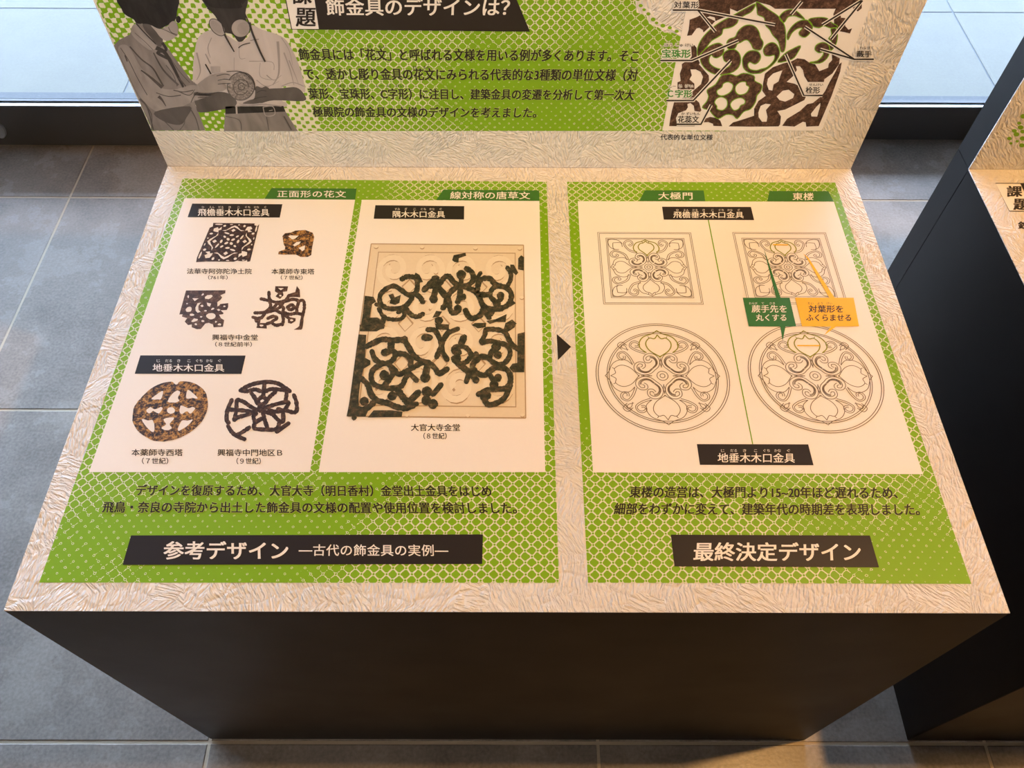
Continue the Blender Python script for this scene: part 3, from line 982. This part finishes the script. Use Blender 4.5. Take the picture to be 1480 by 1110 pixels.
# ------------------------------------------------------------------ line drawings
def offset_line(pts, d):
    p = smooth(pts, False, 5)
    out = []
    for i in range(len(p)):
        a, b = p[max(i - 1, 0)], p[min(i + 1, len(p) - 1)]
        dx, dy = b[0] - a[0], b[1] - a[1]
        l = math.hypot(dx, dy) or 1e-9
        out.append((p[i][0] - dy / l * d, p[i][1] + dx / l * d))
    return out


def d4(p, g):
    x, y = p
    if g & 4:
        x, y = y, x
    for _ in range(g & 3):
        x, y = -y, x
    return x, y


def motif(square):
    """open lines of one eighth of the flower, in a frame where the inner border is +-1"""
    if square:
        fwq, bwq = from_unit([(140, 130), (1145, 130), (1270, 890), (200, 890)])
        to = lambda p: tuple(2 * c - 1 for c in bwq(p))
        single = [[(650, 148), (600, 170), (530, 190), (495, 235), (500, 280), (540, 315)], [(650, 165), (620, 190), (580, 200), (555, 235), (570, 275), (620, 310), (680, 355)],
                  [(600, 170), (612, 186)], [(350, 200), (300, 160), (220, 145), (165, 155)], [(230, 190), (330, 190), (350, 240)], [(665, 360), (690, 400), (685, 440)]]
        double = [([(540, 312), (450, 290), (395, 240), (375, 195), (410, 165), (460, 170), (480, 205), (450, 222), (432, 205)], 9),
                  ([(622, 449), (648, 410), (636, 360), (592, 334), (545, 340), (527, 368), (548, 390), (574, 378)], 13), ([(606, 438), (626, 405), (615, 372), (588, 356), (562, 358)], 4)]
    else:
        def to(p):
            # crop of the round drawing: centre (662,515), inner ring = 1
            w = on_top(850 + p[0] / 6.168, 460 + p[1] / 6.168)
            c = on_top(957.4, 543.6)
            return ((w.x - c.x) / RIN, -(w.y - c.y) / RIN)
        single = [[(612, 112), (570, 140), (490, 170), (455, 220), (465, 270), (520, 310)], [(615, 150), (590, 185), (545, 180), (515, 215), (520, 255), (560, 300), (650, 350)], [(545, 180), (530, 165)],
                  [(345, 245), (300, 215), (270, 225)], [(350, 290), (330, 250), (295, 245), (290, 270)], [(640, 360), (655, 400), (650, 440)]]
        double = [([(510, 315), (430, 290), (375, 255), (385, 220), (420, 212), (450, 230), (445, 255), (415, 255)], 7),
                  ([(583, 460), (620, 425), (624, 380), (590, 338), (540, 328), (505, 350), (512, 384), (544, 388), (560, 370)], 11), ([(575, 448), (603, 418), (603, 385), (580, 358), (548, 350)], 3.5)]
    out = [[to(q) for q in smooth(s, False, 5)] for s in single]
    for s, d in double:
        out.append([to(q) for q in offset_line(s, d)])
        out.append([to(q) for q in offset_line(s, -d)])
    return out, [to(q) for q in smooth(single[0], False, 5)], [to(q) for q in smooth(single[1], False, 5)]


def drawing(parent, centre, size, square):
    c = on_top(*centre)
    lines, po, pi = motif(square)
    # shapes are laid out straight on the table in metres around the centre
    plane = lambda x, y: Vector((c.x + x * size, c.y - y * size, DESK_Z))
    lw = 0.00095 / size
    k = Ink(on_top, 3)
    k.pl = plane

    def add(inkk, l, w):
        for g in range(8):
            inkk.stroke([d4(p, g) for p in l], w, sm=False)
    for l in lines:
        add(k, l, lw)
    k.stroke(ell(0, 0, 0.10, 0.10, 0, 24), lw, sm=False, closed=True)
    k.stroke(ell(0, 0, 0.045, 0.045, 0, 20), lw, sm=False, closed=True)
    if square:
        for h in (1.0, 0.965, 1.16, 1.20):
            k.stroke([(-h, -h), (h, -h), (h, h), (-h, h)], lw, sm=False, closed=True)
    else:
        for h in (1.0, 0.965, 1.16, 1.20):
            k.stroke(ell(0, 0, h, h, 0, 72), lw, sm=False, closed=True)
    k.pl = lambda x, y: plane(x, y)
    ink_build(k, 'line_drawing', M['line'], parent)
    e = Ink(on_top, 3.6)
    e.pl = plane
    for l in (po, pi):
        for sgn in (1, -1):
            e.stroke([(sgn * p[0], p[1]) for p in l], lw * 1.7, sm=False)
    ink_build(e, 'petal_line', M['olive'], parent)


def ink_build(k, name, mat, parent):
    k.v = [Vector(v) for v in k.v]
    k.pl = on_top
    return k.build(name, mat, parent)


RIN = 0.0755
SQ = 0.0605
for sq, cen, siz in ((True, (937.4, 386.6), SQ), (True, (1139.0, 386.6), SQ), (False, (957.4, 543.6), RIN), (False, (1178.2, 543.8), RIN)):
    drawing(RS, cen, siz, sq)
k = Ink(on_top, 3)
k.stroke([(1023.6, 318.3), (1087.7, 642.3)], 1.5, sm=False)
k.build('divider_line', M['line_green'], RS)

# callouts
k = Ink(on_top, 5)
k.poly([(1073.3, 431), (1121.5, 431), (1103.6, 359.5), (1128, 431), (1140.8, 431), (1150.4, 472.3), (1135, 472.5), (1131, 492.9), (1127.5, 472.5), (1082, 472.3)])
k.build('callout_box', M['call_green'], RS)
k = Ink(on_top, 5)
k.poly([(1148.9, 431), (1198, 431), (1166, 374), (1160.5, 367), (1168, 373), (1206, 431), (1233.4, 431), (1241.2, 472.3), (1208, 472.6), (1190.7, 485), (1201, 472.6), (1158.8, 472.3)])
k.stroke([(1116.9, 354.3), (1138.6, 354.7)], 1.5, sm=False)
k.stroke([(1152, 500), (1184.4, 500)], 1.6, sm=False)
k.build('callout_box', M['yellow'], RS)
L = Letters(on_top, 6)
L.add('蕨手先を', 1085, 1135.4, 441.8, 452.2, 0.014)
L.add('丸くする', 1091, 1134.8, 454.8, 464.4, 0.014)
L.ruby(['わらび', 'て', 'さき', ''], 1081, 1136, 437.4, 441)
L.build(M['letter'], RS)
L = Letters(on_top, 6)
L.add('対葉形を', 1167, 1216.5, 442, 452.2, 0.014)
L.add('ふくらませる', 1163.4, 1228, 454.8, 464.6, 0.014)
L.ruby(['たい', 'よう', 'けい', ''], 1164, 1218, 437.4, 441)
L.build(M['ink'], RS)

# ------------------------------------------------------------------ upright panel graphic
UG = Ink(on_up, 1)
gy = lambda y: 137.3 + (y - 0) * 0.4376
UG.poly([(72, -150), (830, -150), (870, -80), (896, -30), (918, 0), (920, 18), (934, 22), (938, 34), (952, 40), (960, 47), (972, 47), (984, 53), (1000, 60), (1060, 100), (1049, 189.6), (957, 189.2), (220.0, 189)])
up = UG.build('upright_graphic', M['green_up'], main)
up['label'] = 'green halftone sheet with a photograph of two people and a motif diagram'
k = Ink(on_up, 1)
for x, y, r in ((926, 8, 3), (931, 14, 2.5), (944, 28, 3.5), (958, 37, 3.5), (949, 33, 2.5), (968, 40, 3), (978, 45, 3), (922, -2, 4), (987, 50, 2.5), (937, 20, 3)):
    k.dot(x, y, r, r * 0.8)
k.build('halftone_dots', M['green_dot'], main)

quad('white_field', on_up, 2, [(457, 0), (461, 42), (421.6, 41.6), (404, -46), (448, -46)], M['white'], up)
k = Ink(on_up, 3)
k.stroke([(404, -46), (421.6, 41.8), (461, 42.2)], 1.3, sm=False)
k.poly([(448, -46), (728, -46), (766, 45.4), (461, 42.4)])
k.build('title_bar', M['ink'], up)
write(on_up, 4, up, M['letter'], ('飾金具のデザインは？', 470.6, 735, -3, 21.4, 0.018))
write(on_up, 4, up, M['ink'], ('題', 425, 453, 9.6, 36.8, 0.02), ('課', 420, 447, -24, 4.5, 0.02))
body = [('飾金具には「花文」と呼ばれる文様を用いる例が多くあります。そこ', 432.2, 923, 70.6, 87),
        ('で、透かし彫り金具の花文にみられる代表的な3種類の単位文様（対', 439.6, 921.4, 98.8, 115.2),
        ('葉形、宝珠形、C字形）に注目し、建築金具の変遷を分析して第一次大', 446, 916.6, 128, 143),
        ('極殿院の飾金具の文様のデザインを考えました。', 451.8, 774.8, 154.4, 168.8)]
write(on_up, 2, up, M['halo'], *[l + (0.055,) for l in body], name='lettering_outline')
L = Letters(on_up, 3)
for l in body:
    L.add(*l, 0.022)
for s, a, b, y in (('け', 531, 536, 65), ('もん', 547, 557, 65), ('け', 597, 602, 94.4), ('もん', 612, 621, 94.4), ('たい', 911, 921, 95.6), ('よう', 446, 456, 121.2), ('けい', 462, 474, 121.2),
                   ('ほう', 488, 498, 121.2), ('しゅ', 505, 514, 121.2), ('けい', 521, 532, 121.2), ('しー', 544, 553, 121.2), ('じ', 560, 565, 121.2), ('けい', 572, 583, 121.2)):
    L.add(s, a, b, y, y + 4.6)
L.build(M['ink'], up)
write(on_up, 2, main, M['ink'], ('代表的な単位文様', 955.6, 1031, 194, 202, 0.012))

# --- photograph of two people examining a disc (a flat print)
A = crop(150, 0, 5.55)
B = crop(270, 0, 5.55)


def pic(name, mat, layer, *shapes):
    lines = {}
    for n, s in enumerate(shapes):
        if s[1] == 's':
            kk = lines.setdefault(id(s[0]), Ink(on_up, layer))
            kk.tf = s[0]
            kk.stroke(s[2], s[3], w2=s[4] if len(s) > 4 else None)
        else:
            kk = Ink(on_up, layer + n * 0.04)
            kk.tf = s[0]
            kk.poly(s[2], s[3] if len(s) > 3 else (), sm=s[1] == 'p', n=4)
            kk.build(name, mat, up)
    for kk in lines.values():
        kk.build(name if len(lines) == len(shapes) or all(q[1] == 's' for q in shapes) else name + '_lines', mat, up)


pic('photo_polo_shirt', M['p_polo'], 2, (B, 'p', [(100, 290), (190, 240), (270, 262), (330, 285), (420, 335), (500, 290), (520, 200), (600, 235), (760, 290), (830, 370), (900, 520), (945, 680), (945, 740),
                                                (880, 705), (770, 695), (760, 800), (795, 820), (770, 860), (400, 860), (320, 770), (75, 690), (50, 580), (65, 400)]))
pic('photo_trousers', M['p_trouser'], 2, (B, 'h', [(308, 905), (790, 890), (892, 1051), (298, 1051)]))
pic('photo_jacket', M['p_jacket'], 2, (A, 'h', [(82, 362), (125, 318), (210, 275), (235, 215), (262, 175), (330, 200), (400, 300), (480, 335), (540, 420), (610, 520), (700, 640), (770, 690), (735, 840),
                                              (815, 1045), (393, 1045)]))
pic('photo_skin', M['p_skin'], 3, (A, 'p', [(310, 185), (440, 205), (475, 300), (455, 375), (380, 310)]),
    (B, 'p', [(640, 715), (760, 705), (880, 700), (945, 760), (935, 808), (700, 802), (590, 825), (600, 770)]))
pic('photo_dark_face', M['p_shade'], 3, (B, 'p', [(145, -30), (150, 40), (230, 130), (300, 250), (370, 275), (420, 335), (480, 280), (472, 100), (468, -30)]),
    (A, 's', [(420, 380), (490, 420), (550, 520), (600, 620), (640, 700)], 34, 16), (A, 's', [(470, 340), (500, 400), (430, 420), (520, 470)], 22))
pic('photo_belt', M['p_hair'], 3, (B, 'h', [(310, 852), (775, 848), (792, 893), (310, 912)]))
pic('photo_sleeve', M['p_sleeve'], 3,
    (A, 'p', [(115, 395), (160, 355), (215, 390), (300, 540), (440, 690), (560, 715), (700, 680), (790, 690), (880, 705), (860, 760), (700, 820), (560, 885), (450, 900), (360, 850), (270, 740), (190, 570)]),
    (A, 'p', [(240, 195), (300, 215), (395, 320), (418, 375), (390, 398), (345, 385), (225, 275)]))
pic('photo_forearm', M['p_fold'], 3, (B, 'p', [(60, 740), (215, 735), (330, 745), (400, 810), (380, 855), (310, 872), (110, 900), (75, 850)]),
    (A, 'p', [(410, 895), (690, 850), (665, 940), (610, 1000), (480, 970)]))
pic('photo_hair', M['p_hair'], 5, (A, 'p', [(100, -80), (130, -210), (240, -300), (400, -310), (520, -240), (575, -120), (588, 90), (570, 160), (500, 205), (440, 225), (360, 190), (270, 185), (240, 152), (175, 115), (145, 70)]),
    (A, 'p', [(130, -40), (145, 70), (175, 115), (240, 152), (270, 185), (360, 190), (440, 225), (500, 205), (570, 160), (588, 90), (570, -40)]),
    (A, 'p', ell(600, 152, 20, 28)), (B, 'p', [(140, -40), (135, -160), (200, -270), (320, -300), (430, -250), (485, -140), (470, -20), (400, 30), (200, 30)]),
    (B, 'p', [(140, -40), (150, 20), (230, 60), (420, 62), (450, 30), (470, -40)]))
pic('photo_face_mask', M['p_mask'], 4, (A, 'p', [(380, 200), (450, 230), (520, 200), (560, 165), (592, 200), (590, 280), (515, 325), (460, 300), (420, 250)]),
    (B, 'p', ell(245, 215, 82, 46, 0.85)), (B, 'p', ell(433, 222, 74, 72)))
pic('photo_mask_detail', M['p_polofold'], 5, (B, 'p', ell(238, 212, 60, 30, 0.85)), (B, 'p', ell(455, 225, 50, 50)), (A, 'p', [(520, 200), (560, 165), (598, 215), (588, 262), (540, 240)]))
pic('photo_straps', M['p_shade'], 6, (B, 's', [(302, 270), (340, 340), (382, 412)], 16, 8), (B, 's', [(505, 175), (520, 240), (580, 390), (630, 492)], 18, 14), (B, 's', [(415, 380), (450, 355), (510, 340)], 7),
    (A, 's', [(430, 215), (500, 240), (590, 285)], 4), (A, 's', [(520, 215), (545, 255), (595, 275)], 4), (B, 's', [(165, 60), (260, 140), (305, 260)], 8), (B, 's', [(440, 20), (470, 110), (500, 180)], 9),
    (B, 's', [(150, 510), (195, 590)], 10), (B, 's', [(510, 320), (580, 310)], 4), (B, 's', ell(245, 215, 82, 46, 0.85) + [ell(245, 215, 82, 46, 0.85)[0]], 5),
    (B, 's', ell(433, 222, 74, 72) + [ell(433, 222, 74, 72)[0]], 4), (A, 's', [(262, 185), (330, 260), (420, 350)], 9))
pic('photo_cloth_folds', M['p_polofold'], 3, (B, 's', [(730, 330), (740, 480), (735, 600), (690, 680)], 22, 8), (B, 's', [(500, 490), (680, 495), (700, 560)], 5), (B, 's', [(80, 420), (110, 560), (80, 640)], 14, 5),
    (B, 's', [(780, 420), (830, 560), (860, 680)], 12, 5), (B, 's', [(400, 850), (600, 835), (760, 850)], 9), (B, 's', [(760, 690), (850, 660), (940, 690)], 8), (B, 's', [(150, 430), (190, 510)], 10))
pic('photo_jacket_folds', M['p_fold'], 4, (A, 's', [(210, 370), (300, 470), (390, 540), (440, 620), (480, 690)], 10, 14), (A, 's', [(300, 560), (380, 620), (470, 700)], 8, 26), (A, 's', [(400, 420), (480, 560), (600, 680)], 10, 16),
    (A, 's', [(440, 770), (470, 800), (500, 850)], 26, 5), (A, 's', [(560, 720), (640, 735), (720, 720)], 8), (A, 's', [(290, 790), (350, 860), (400, 1040)], 16, 8), (A, 's', [(690, 860), (740, 950), (765, 1040)], 8),
    (A, 's', [(700, 820), (750, 740), (880, 700)], 8), (A, 's', [(170, 440), (190, 490)], 10), (A, 's', [(600, 620), (660, 690)], 10), (A, 's', [(340, 840), (385, 920), (385, 1040)], 6),
    (B, 's', [(310, 930), (420, 960), (440, 1040)], 6), (B, 's', [(640, 935), (660, 1040)], 6), (B, 's', [(780, 930), (840, 1040)], 10))
pic('photo_seams', M['p_fold'], 4.5, (A, 's', [(135, 380), (200, 480), (270, 620), (350, 760)], 5), (A, 's', [(250, 260), (330, 330), (395, 395)], 4), (A, 's', [(500, 520), (560, 600), (590, 690)], 6),
    (A, 's', [(530, 450), (600, 560), (690, 660)], 5), (A, 's', [(600, 730), (690, 760), (740, 700)], 9, 4), (A, 's', [(420, 740), (520, 770), (620, 760)], 5, 8), (A, 's', [(640, 900), (650, 980), (610, 1040)], 5),
    (A, 's', [(420, 900), (520, 1000), (560, 1040)], 6), (B, 's', [(120, 860), (220, 830), (340, 800)], 8), (B, 's', [(90, 780), (200, 770), (300, 760)], 6))
pic('photo_shirt_creases', M['p_polofold'], 3.5, (B, 's', [(760, 300), (820, 400), (850, 520)], 7, 3), (B, 's', [(640, 600), (700, 640), (760, 600)], 9, 3), (B, 's', [(560, 640), (640, 690), (740, 650)], 7, 3),
    (B, 's', [(420, 340), (425, 460), (470, 465)], 4), (B, 's', [(380, 460), (380, 560)], 4), (B, 's', [(200, 300), (170, 380), (190, 460)], 8, 3), (B, 's', [(590, 500), (590, 610), (680, 640)], 4),
    (B, 's', [(820, 480), (870, 600), (900, 680)], 9, 3), (B, 's', [(420, 830), (520, 845), (640, 830)], 6))
pic('photo_disc_rim', M['p_fold'], 5.5, (B, 's', ell(436, 688, 108, 112, 0.5) + [ell(436, 688, 108, 112, 0.5)[0]], 8), (B, 's', ell(436, 695, 60, 62, 0.5, 14), 7), (B, 's', ell(440, 690, 26, 28, 0, 10), 8))
pic('photo_artifact_disc', M['p_disc'], 5, (B, 'p', ell(436, 688, 112, 116, 0.5)))
pic('photo_hands', M['p_sleeve'], 6, (B, 'p', [(70, 690), (180, 605), (290, 582), (345, 592), (350, 615), (300, 630), (355, 640), (350, 662), (305, 665), (320, 700), (290, 725), (190, 740), (90, 735)]))
pic('photo_hand_shade', M['p_skin'], 6, (B, 'p', [(555, 690), (600, 700), (635, 690), (668, 720), (640, 800), (560, 826), (450, 826), (500, 800), (545, 780)]))
pic('photo_finger_lines', M['p_shade'], 7, (B, 's', [(240, 605), (300, 590), (345, 596)], 5), (B, 's', [(250, 640), (310, 630), (352, 638)], 5), (B, 's', [(250, 670), (300, 665), (350, 664)], 5),
    (B, 's', [(560, 740), (600, 720), (640, 725)], 5), (B, 's', [(540, 790), (590, 775), (640, 770)], 5), (B, 's', [(320, 570), (440, 572), (530, 640), (550, 720)], 6))
pic('photo_buckle', M['p_mask'], 4, (B, 's', [(612, 856), (690, 852), (705, 915), (635, 925), (612, 856)], 6), (B, 's', [(398, 846), (402, 912)], 14), (B, 's', [(660, 885), (690, 880)], 5))
quad('photo_name_tag', on_up, 4, [B(p) for p in ((190, 530), (270, 530), (270, 575), (200, 585))], M['p_mask'], up)

# --- motif diagram at the right of the upright panel
quad('white_field', on_up, 2, [(1008, -70), (1289, -70), (1187.4, 188.4), (957.2, 188.4)], M['white'], up)
T = crop(900, 0, 3.364)
def P(c, *pts):
    f = crop(*c)
    return [f(p) for p in pts]


C1, C2, C3, C4_ = (955, 0, 9.867), (1095, 0, 8.706), (955, 90, 9.867), (1090, 80, 9.653)
outlined = [
    P(C1, (1340, 50), (1330, 110), (1280, 170), (1190, 215), (1110, 270), (1090, 320), (1030, 370), (960, 395), (890, 410), (870, 480), (820, 520), (720, 580), (650, 670), (570, 760), (540, 800), (520, 760),
      (530, 660), (590, 540), (700, 420), (850, 310), (1000, 230), (1200, 120)),
    P(C1, (570, 770), (640, 690), (740, 630), (830, 610), (890, 650), (900, 720), (870, 780), (800, 820), (750, 810), (720, 780), (690, 830), (700, 900), (780, 960), (880, 980), (960, 950), (1000, 900), (960, 890),
      (905, 860), (885, 790), (910, 740), (980, 700), (1060, 705), (1120, 760), (1140, 850), (1110, 950), (1030, 1020), (900, 1060), (760, 1050), (640, 980), (570, 880)),
    P(C1, (940, 600), (980, 550), (1060, 520), (1100, 440), (1180, 370), (1270, 350), (1350, 380), (1400, 450), (1420, 530), (1460, 600), (1440, 680), (1400, 710), (1320, 690), (1290, 630), (1240, 570), (1190, 570),
      (1140, 600), (1090, 620), (1060, 680), (1000, 700), (950, 680)),
    P(C1, (1165, 900), (1170, 820), (1230, 740), (1310, 715), (1390, 735), (1425, 800), (1400, 870), (1340, 910), (1270, 880), (1240, 920), (1270, 980), (1360, 1000))
    + P(C2, (40, 865), (120, 840), (200, 760), (210, 690), (150, 700), (90, 690), (70, 620), (110, 560), (180, 530), (240, 560), (275, 640), (260, 720), (180, 820), (60, 900)) + P(C1, (1400, 1040), (1280, 1040), (1190, 980)),
    P(C2, (0, 20), (130, 110), (260, 200), (330, 300), (350, 400), (350, 560), (330, 640), (290, 640), (260, 520), (190, 440), (150, 370), (95, 310), (80, 220), (0, 180)) + P(C1, (1370, 120), (1355, 55)),
    P(C2, (270, 220), (320, 150), (400, 115), (480, 130), (560, 200), (590, 240), (520, 215), (460, 195), (380, 210), (330, 280)),
    P(C2, (370, 430), (420, 340), (500, 270), (590, 245), (660, 270), (690, 340), (650, 420), (590, 465), (530, 440), (520, 400), (560, 350), (500, 355), (430, 410), (380, 500)),
    P(C2, (640, 240), (760, 215), (870, 225), (930, 280), (1010, 330), (920, 350), (830, 320), (770, 345), (690, 320)),
    P(C2, (920, 360), (980, 350), (1005, 450), (980, 560), (920, 630), (900, 560), (930, 520), (890, 480), (930, 430)),
    P(C2, (720, 620), (740, 560), (820, 530), (890, 560), (905, 640), (870, 730), (780, 790), (650, 780), (750, 760), (820, 690), (820, 650), (770, 660)),
    P(C2, (250, 780), (340, 670), (440, 610), (540, 570), (500, 660), (430, 740)),
]
rosette = P(C3, (870, 180), (1000, 165), (1080, 190), (1180, 150), (1330, 190), (1340, 260), (1440, 320), (1420, 410), (1370, 470), (1350, 560), (1280, 660), (1180, 700), (1090, 800), (1030, 750), (930, 740), (820, 800),
            (740, 740), (690, 680), (590, 640), (650, 560), (680, 480), (660, 390), (780, 310))
hearts = [P(C3, (800, 400), (870, 350), (890, 300), (960, 275), (1030, 320), (1000, 410), (900, 470), (820, 460)), P(C3, (1065, 340), (1130, 280), (1210, 275), (1220, 320), (1260, 350), (1220, 430), (1130, 460), (1070, 420)),
          P(C3, (765, 570), (800, 510), (870, 490), (940, 530), (945, 620), (880, 680), (800, 660), (800, 620)), P(C3, (990, 600), (1040, 530), (1140, 500), (1200, 540), (1190, 590), (1140, 610), (1110, 660), (1040, 680))]
k = Ink(on_up, 3)
for p in outlined:
    k.poly(p, sm=True, n=3)
k.poly(rosette, hearts, sm=True, n=3)
for p in (P(C1, (610, -560), (1600, -560), (1600, 20), (1360, 20), (1090, 160), (990, 115), (985, 215), (870, 260), (780, 300), (770, 240), (700, 225), (640, 250), (600, 210), (520, 120)),
          P(C1, (410, 275), (520, 235), (600, 190), (680, 195), (640, 240), (780, 300), (720, 360), (610, 460), (595, 420), (550, 390), (510, 400), (440, 500), (375, 505), (395, 420)),
          P(C3, (300, 20), (420, -60), (520, 0), (600, 90), (680, 180), (690, 250), (650, 340), (560, 440), (480, 500), (300, 510), (400, 470), (470, 400), (570, 310), (600, 200), (570, 130), (500, 95), (420, 100),
            (445, 180), (410, 240), (480, 300), (480, 380), (240, 380), (240, 280), (285, 260), (270, 160), (300, 70)),
          P(C1, (430, 660), (480, 640), (510, 680), (515, 790), (560, 900), (520, 930), (400, 870), (440, 800)),
          P(C3, (190, 560), (300, 520), (480, 510), (550, 570), (580, 680), (560, 700), (480, 690), (470, 620), (420, 580), (380, 590), (385, 640), (360, 680), (250, 720), (215, 790), (230, 870), (490, 890), (480, 905),
            (120, 905), (140, 780), (160, 690)),
          P(C3, (600, 810), (700, 775), (800, 790), (850, 830), (875, 905), (750, 905), (740, 870), (680, 850), (590, 850)),
          P(C2, (980, 110), (1100, 0), (1310, 0), (1310, 100), (1260, 140), (1180, 90), (1080, 130), (1040, 170), (1050, 220), (1100, 225), (1100, 320), (1140, 370), (1185, 350), (1160, 420), (1090, 400), (1010, 390),
            (960, 300), (950, 170)),
          P(C2, (0, -480), (1450, -480), (1310, 10), (1250, 60), (1000, 105), (220, 110), (150, 60), (0, 20))):
    k.poly(p, rough=0.35)
k.poly(P(C4_, (400, 110), (520, 80), (600, 40), (700, 50), (770, 100), (850, 120), (910, 215), (1030, 170), (1040, 110), (1090, 60), (1080, -20), (1195, 40), (1185, 120), (1090, 250), (980, 330), (970, 370), (750, 370),
         (700, 290), (680, 200), (640, 150), (580, 150), (595, 200), (540, 290), (450, 370), (560, 390), (620, 420), (660, 520), (720, 575), (700, 620), (560, 690), (430, 750), (320, 775), (375, 850), (360, 960), (340, 990),
         (0, 990), (-360, 988), (-300, 930), (-150, 890), (0, 840), (0, 740), (60, 630), (160, 560), (110, 490), (125, 370), (150, 250), (260, 160)),
       [P(C4_, (175, 400), (190, 320), (260, 250), (390, 205), (355, 300), (340, 360), (270, 400), (250, 490), (200, 480)), P(C4_, (315, 570), (400, 490), (480, 475), (560, 540), (540, 590), (430, 640), (350, 620)),
        P(C4_, (60, 790), (90, 700), (160, 670), (230, 680), (165, 760), (185, 850), (170, 920), (110, 920), (60, 860))], rough=0.3)
k.poly(P(C4_, (1220, 90), (1200, 220), (1080, 560), (900, 985), (725, 990), (715, 930), (680, 920), (560, 990), (390, 980), (460, 880), (640, 770), (740, 680), (820, 660), (940, 560), (990, 490), (1050, 370), (1120, 250), (1180, 120)),
       [P(C4_, (790, 810), (860, 720), (920, 660), (920, 700), (880, 850), (800, 850))], rough=0.3)
k.build('motif_photo', M['rust'], up)
k = Ink(on_up, 4)
for p in outlined + [rosette] + hearts:
    k.stroke(p, 1.25, closed=True, n=3)
k.build('motif_outline', M['line_green'], up)
LEAD = ([(243, 47), (365, 47), (450, 152)], [(365, 47), (740, 118)], [(183, 292), (335, 292), (562, 195)], [(212, 487), (342, 487), (525, 292)], [(262, 602), (380, 602), (430, 508)], [(970, 462), (880, 462), (792, 262)],
          [(1220, 286), (1125, 286), (885, 128)], [(1125, 286), (960, 238)], [(870, 5), (818, 68)], [(1160, 0), (970, 118)], [(1165, 0), (1012, 188)])
k, kw = Ink(on_up, 5, T), Ink(on_up, 4.7, T)
for l in LEAD:
    k.stroke(l, 8, sm=False)
    kw.stroke(l, 16, sm=False)
kw.build('leader_casing', M['letter'], up)
k.build('leader_lines', M['ink'], up)
LB = (('対葉形', 975, 1010.4, 1.2, 10.8), ('花蕊文', 981, 1011, 166.8, 176.4), ('栓形', 1166, 1186.4, 124.8, 134), ('蕨手', 1240, 1261.4, 72.6, 81.6))
LR = (('か', 985, 990, 161.4, 165.4), ('ずいもん', 992, 1012, 161.4, 165.4), ('せんけい', 1170, 1190, 119.4, 123.6), ('わらびて', 1243, 1263, 66.2, 70.4))
GB = (('宝珠形', 958, 999, 70.6, 82.2), ('Ｃ字形', 966, 1001, 129, 139.6))
GR = (('ほう', 961, 972, 61.6, 66.6), ('しゅ', 977, 987, 61.6, 66.6), ('けい', 991, 1002, 61.6, 66.6), ('しー', 968, 977, 121.4, 126), ('じ', 982, 986, 121.4, 126), ('けい', 991, 1002, 121.4, 126))
write(on_up, 5.3, up, M['letter'], *[b + (0.13,) for b in LB[:3] + GB], *[b + (0.16,) for b in LR[:3] + GR], name='lettering_outline')
write(on_up, 6.2, up, M['ink'], *[b + (0.02,) for b in LB], *LR)
write(on_up, 6.2, up, M['tagline'], *[b + (0.032,) for b in GB])
write(on_up, 6.2, up, M['ink'], *GR)

# ------------------------------------------------------------------ print on the second counter
k = Ink(on_top, 1)
k.poly([(1438.6, 265.2), (1560, 265.6), (1590, 306), (1458.6, 305.3)])
b2 = k.build('notice_board_print', M['white'], side)
k = Ink(on_top, 2)
k.stroke([(1438.6, 265.2), (1560, 265.6), (1590, 306), (1458.6, 305.3)], 1.1, sm=False, closed=True)
k.poly([(1474.5, 265.6), (1560, 265.6), (1590, 306), (1493, 305.6)])
k.build('title_bar', M['ink'], b2)
write(on_top, 2, b2, M['ink'], ('課', 1451.6, 1472.6, 269, 284.2, 0.03), ('題', 1461, 1482.4, 286.8, 303.2, 0.03))
write(on_top, 1, side, M['ink'], ('鉄', 1469, 1485, 320.4, 330.6, 0.03))
k = Ink(on_up, 1)
pat = [(1459, 200, 3.4), (1469, 194, 4.2), (1478, 200, 4.2), (1466, 189, 3.6), (1475, 184, 4.2), (1473, 178, 3), (1479, 168, 4.4), (1478, 190, 3.6), (1477, 210, 4), (1461, 207, 2.4), (1470, 204, 2.4), (1486, 176, 5),
       (1486, 195, 5), (1487, 207, 5), (1488, 160, 5), (1496, 170, 6), (1496, 188, 6), (1496, 202, 6)]
for x, y, r in pat:
    k.dot(x, y, r, r * 0.75)
k.build('halftone_dots', M['green_dot'], side)

bpy.data.objects.remove(_fo)
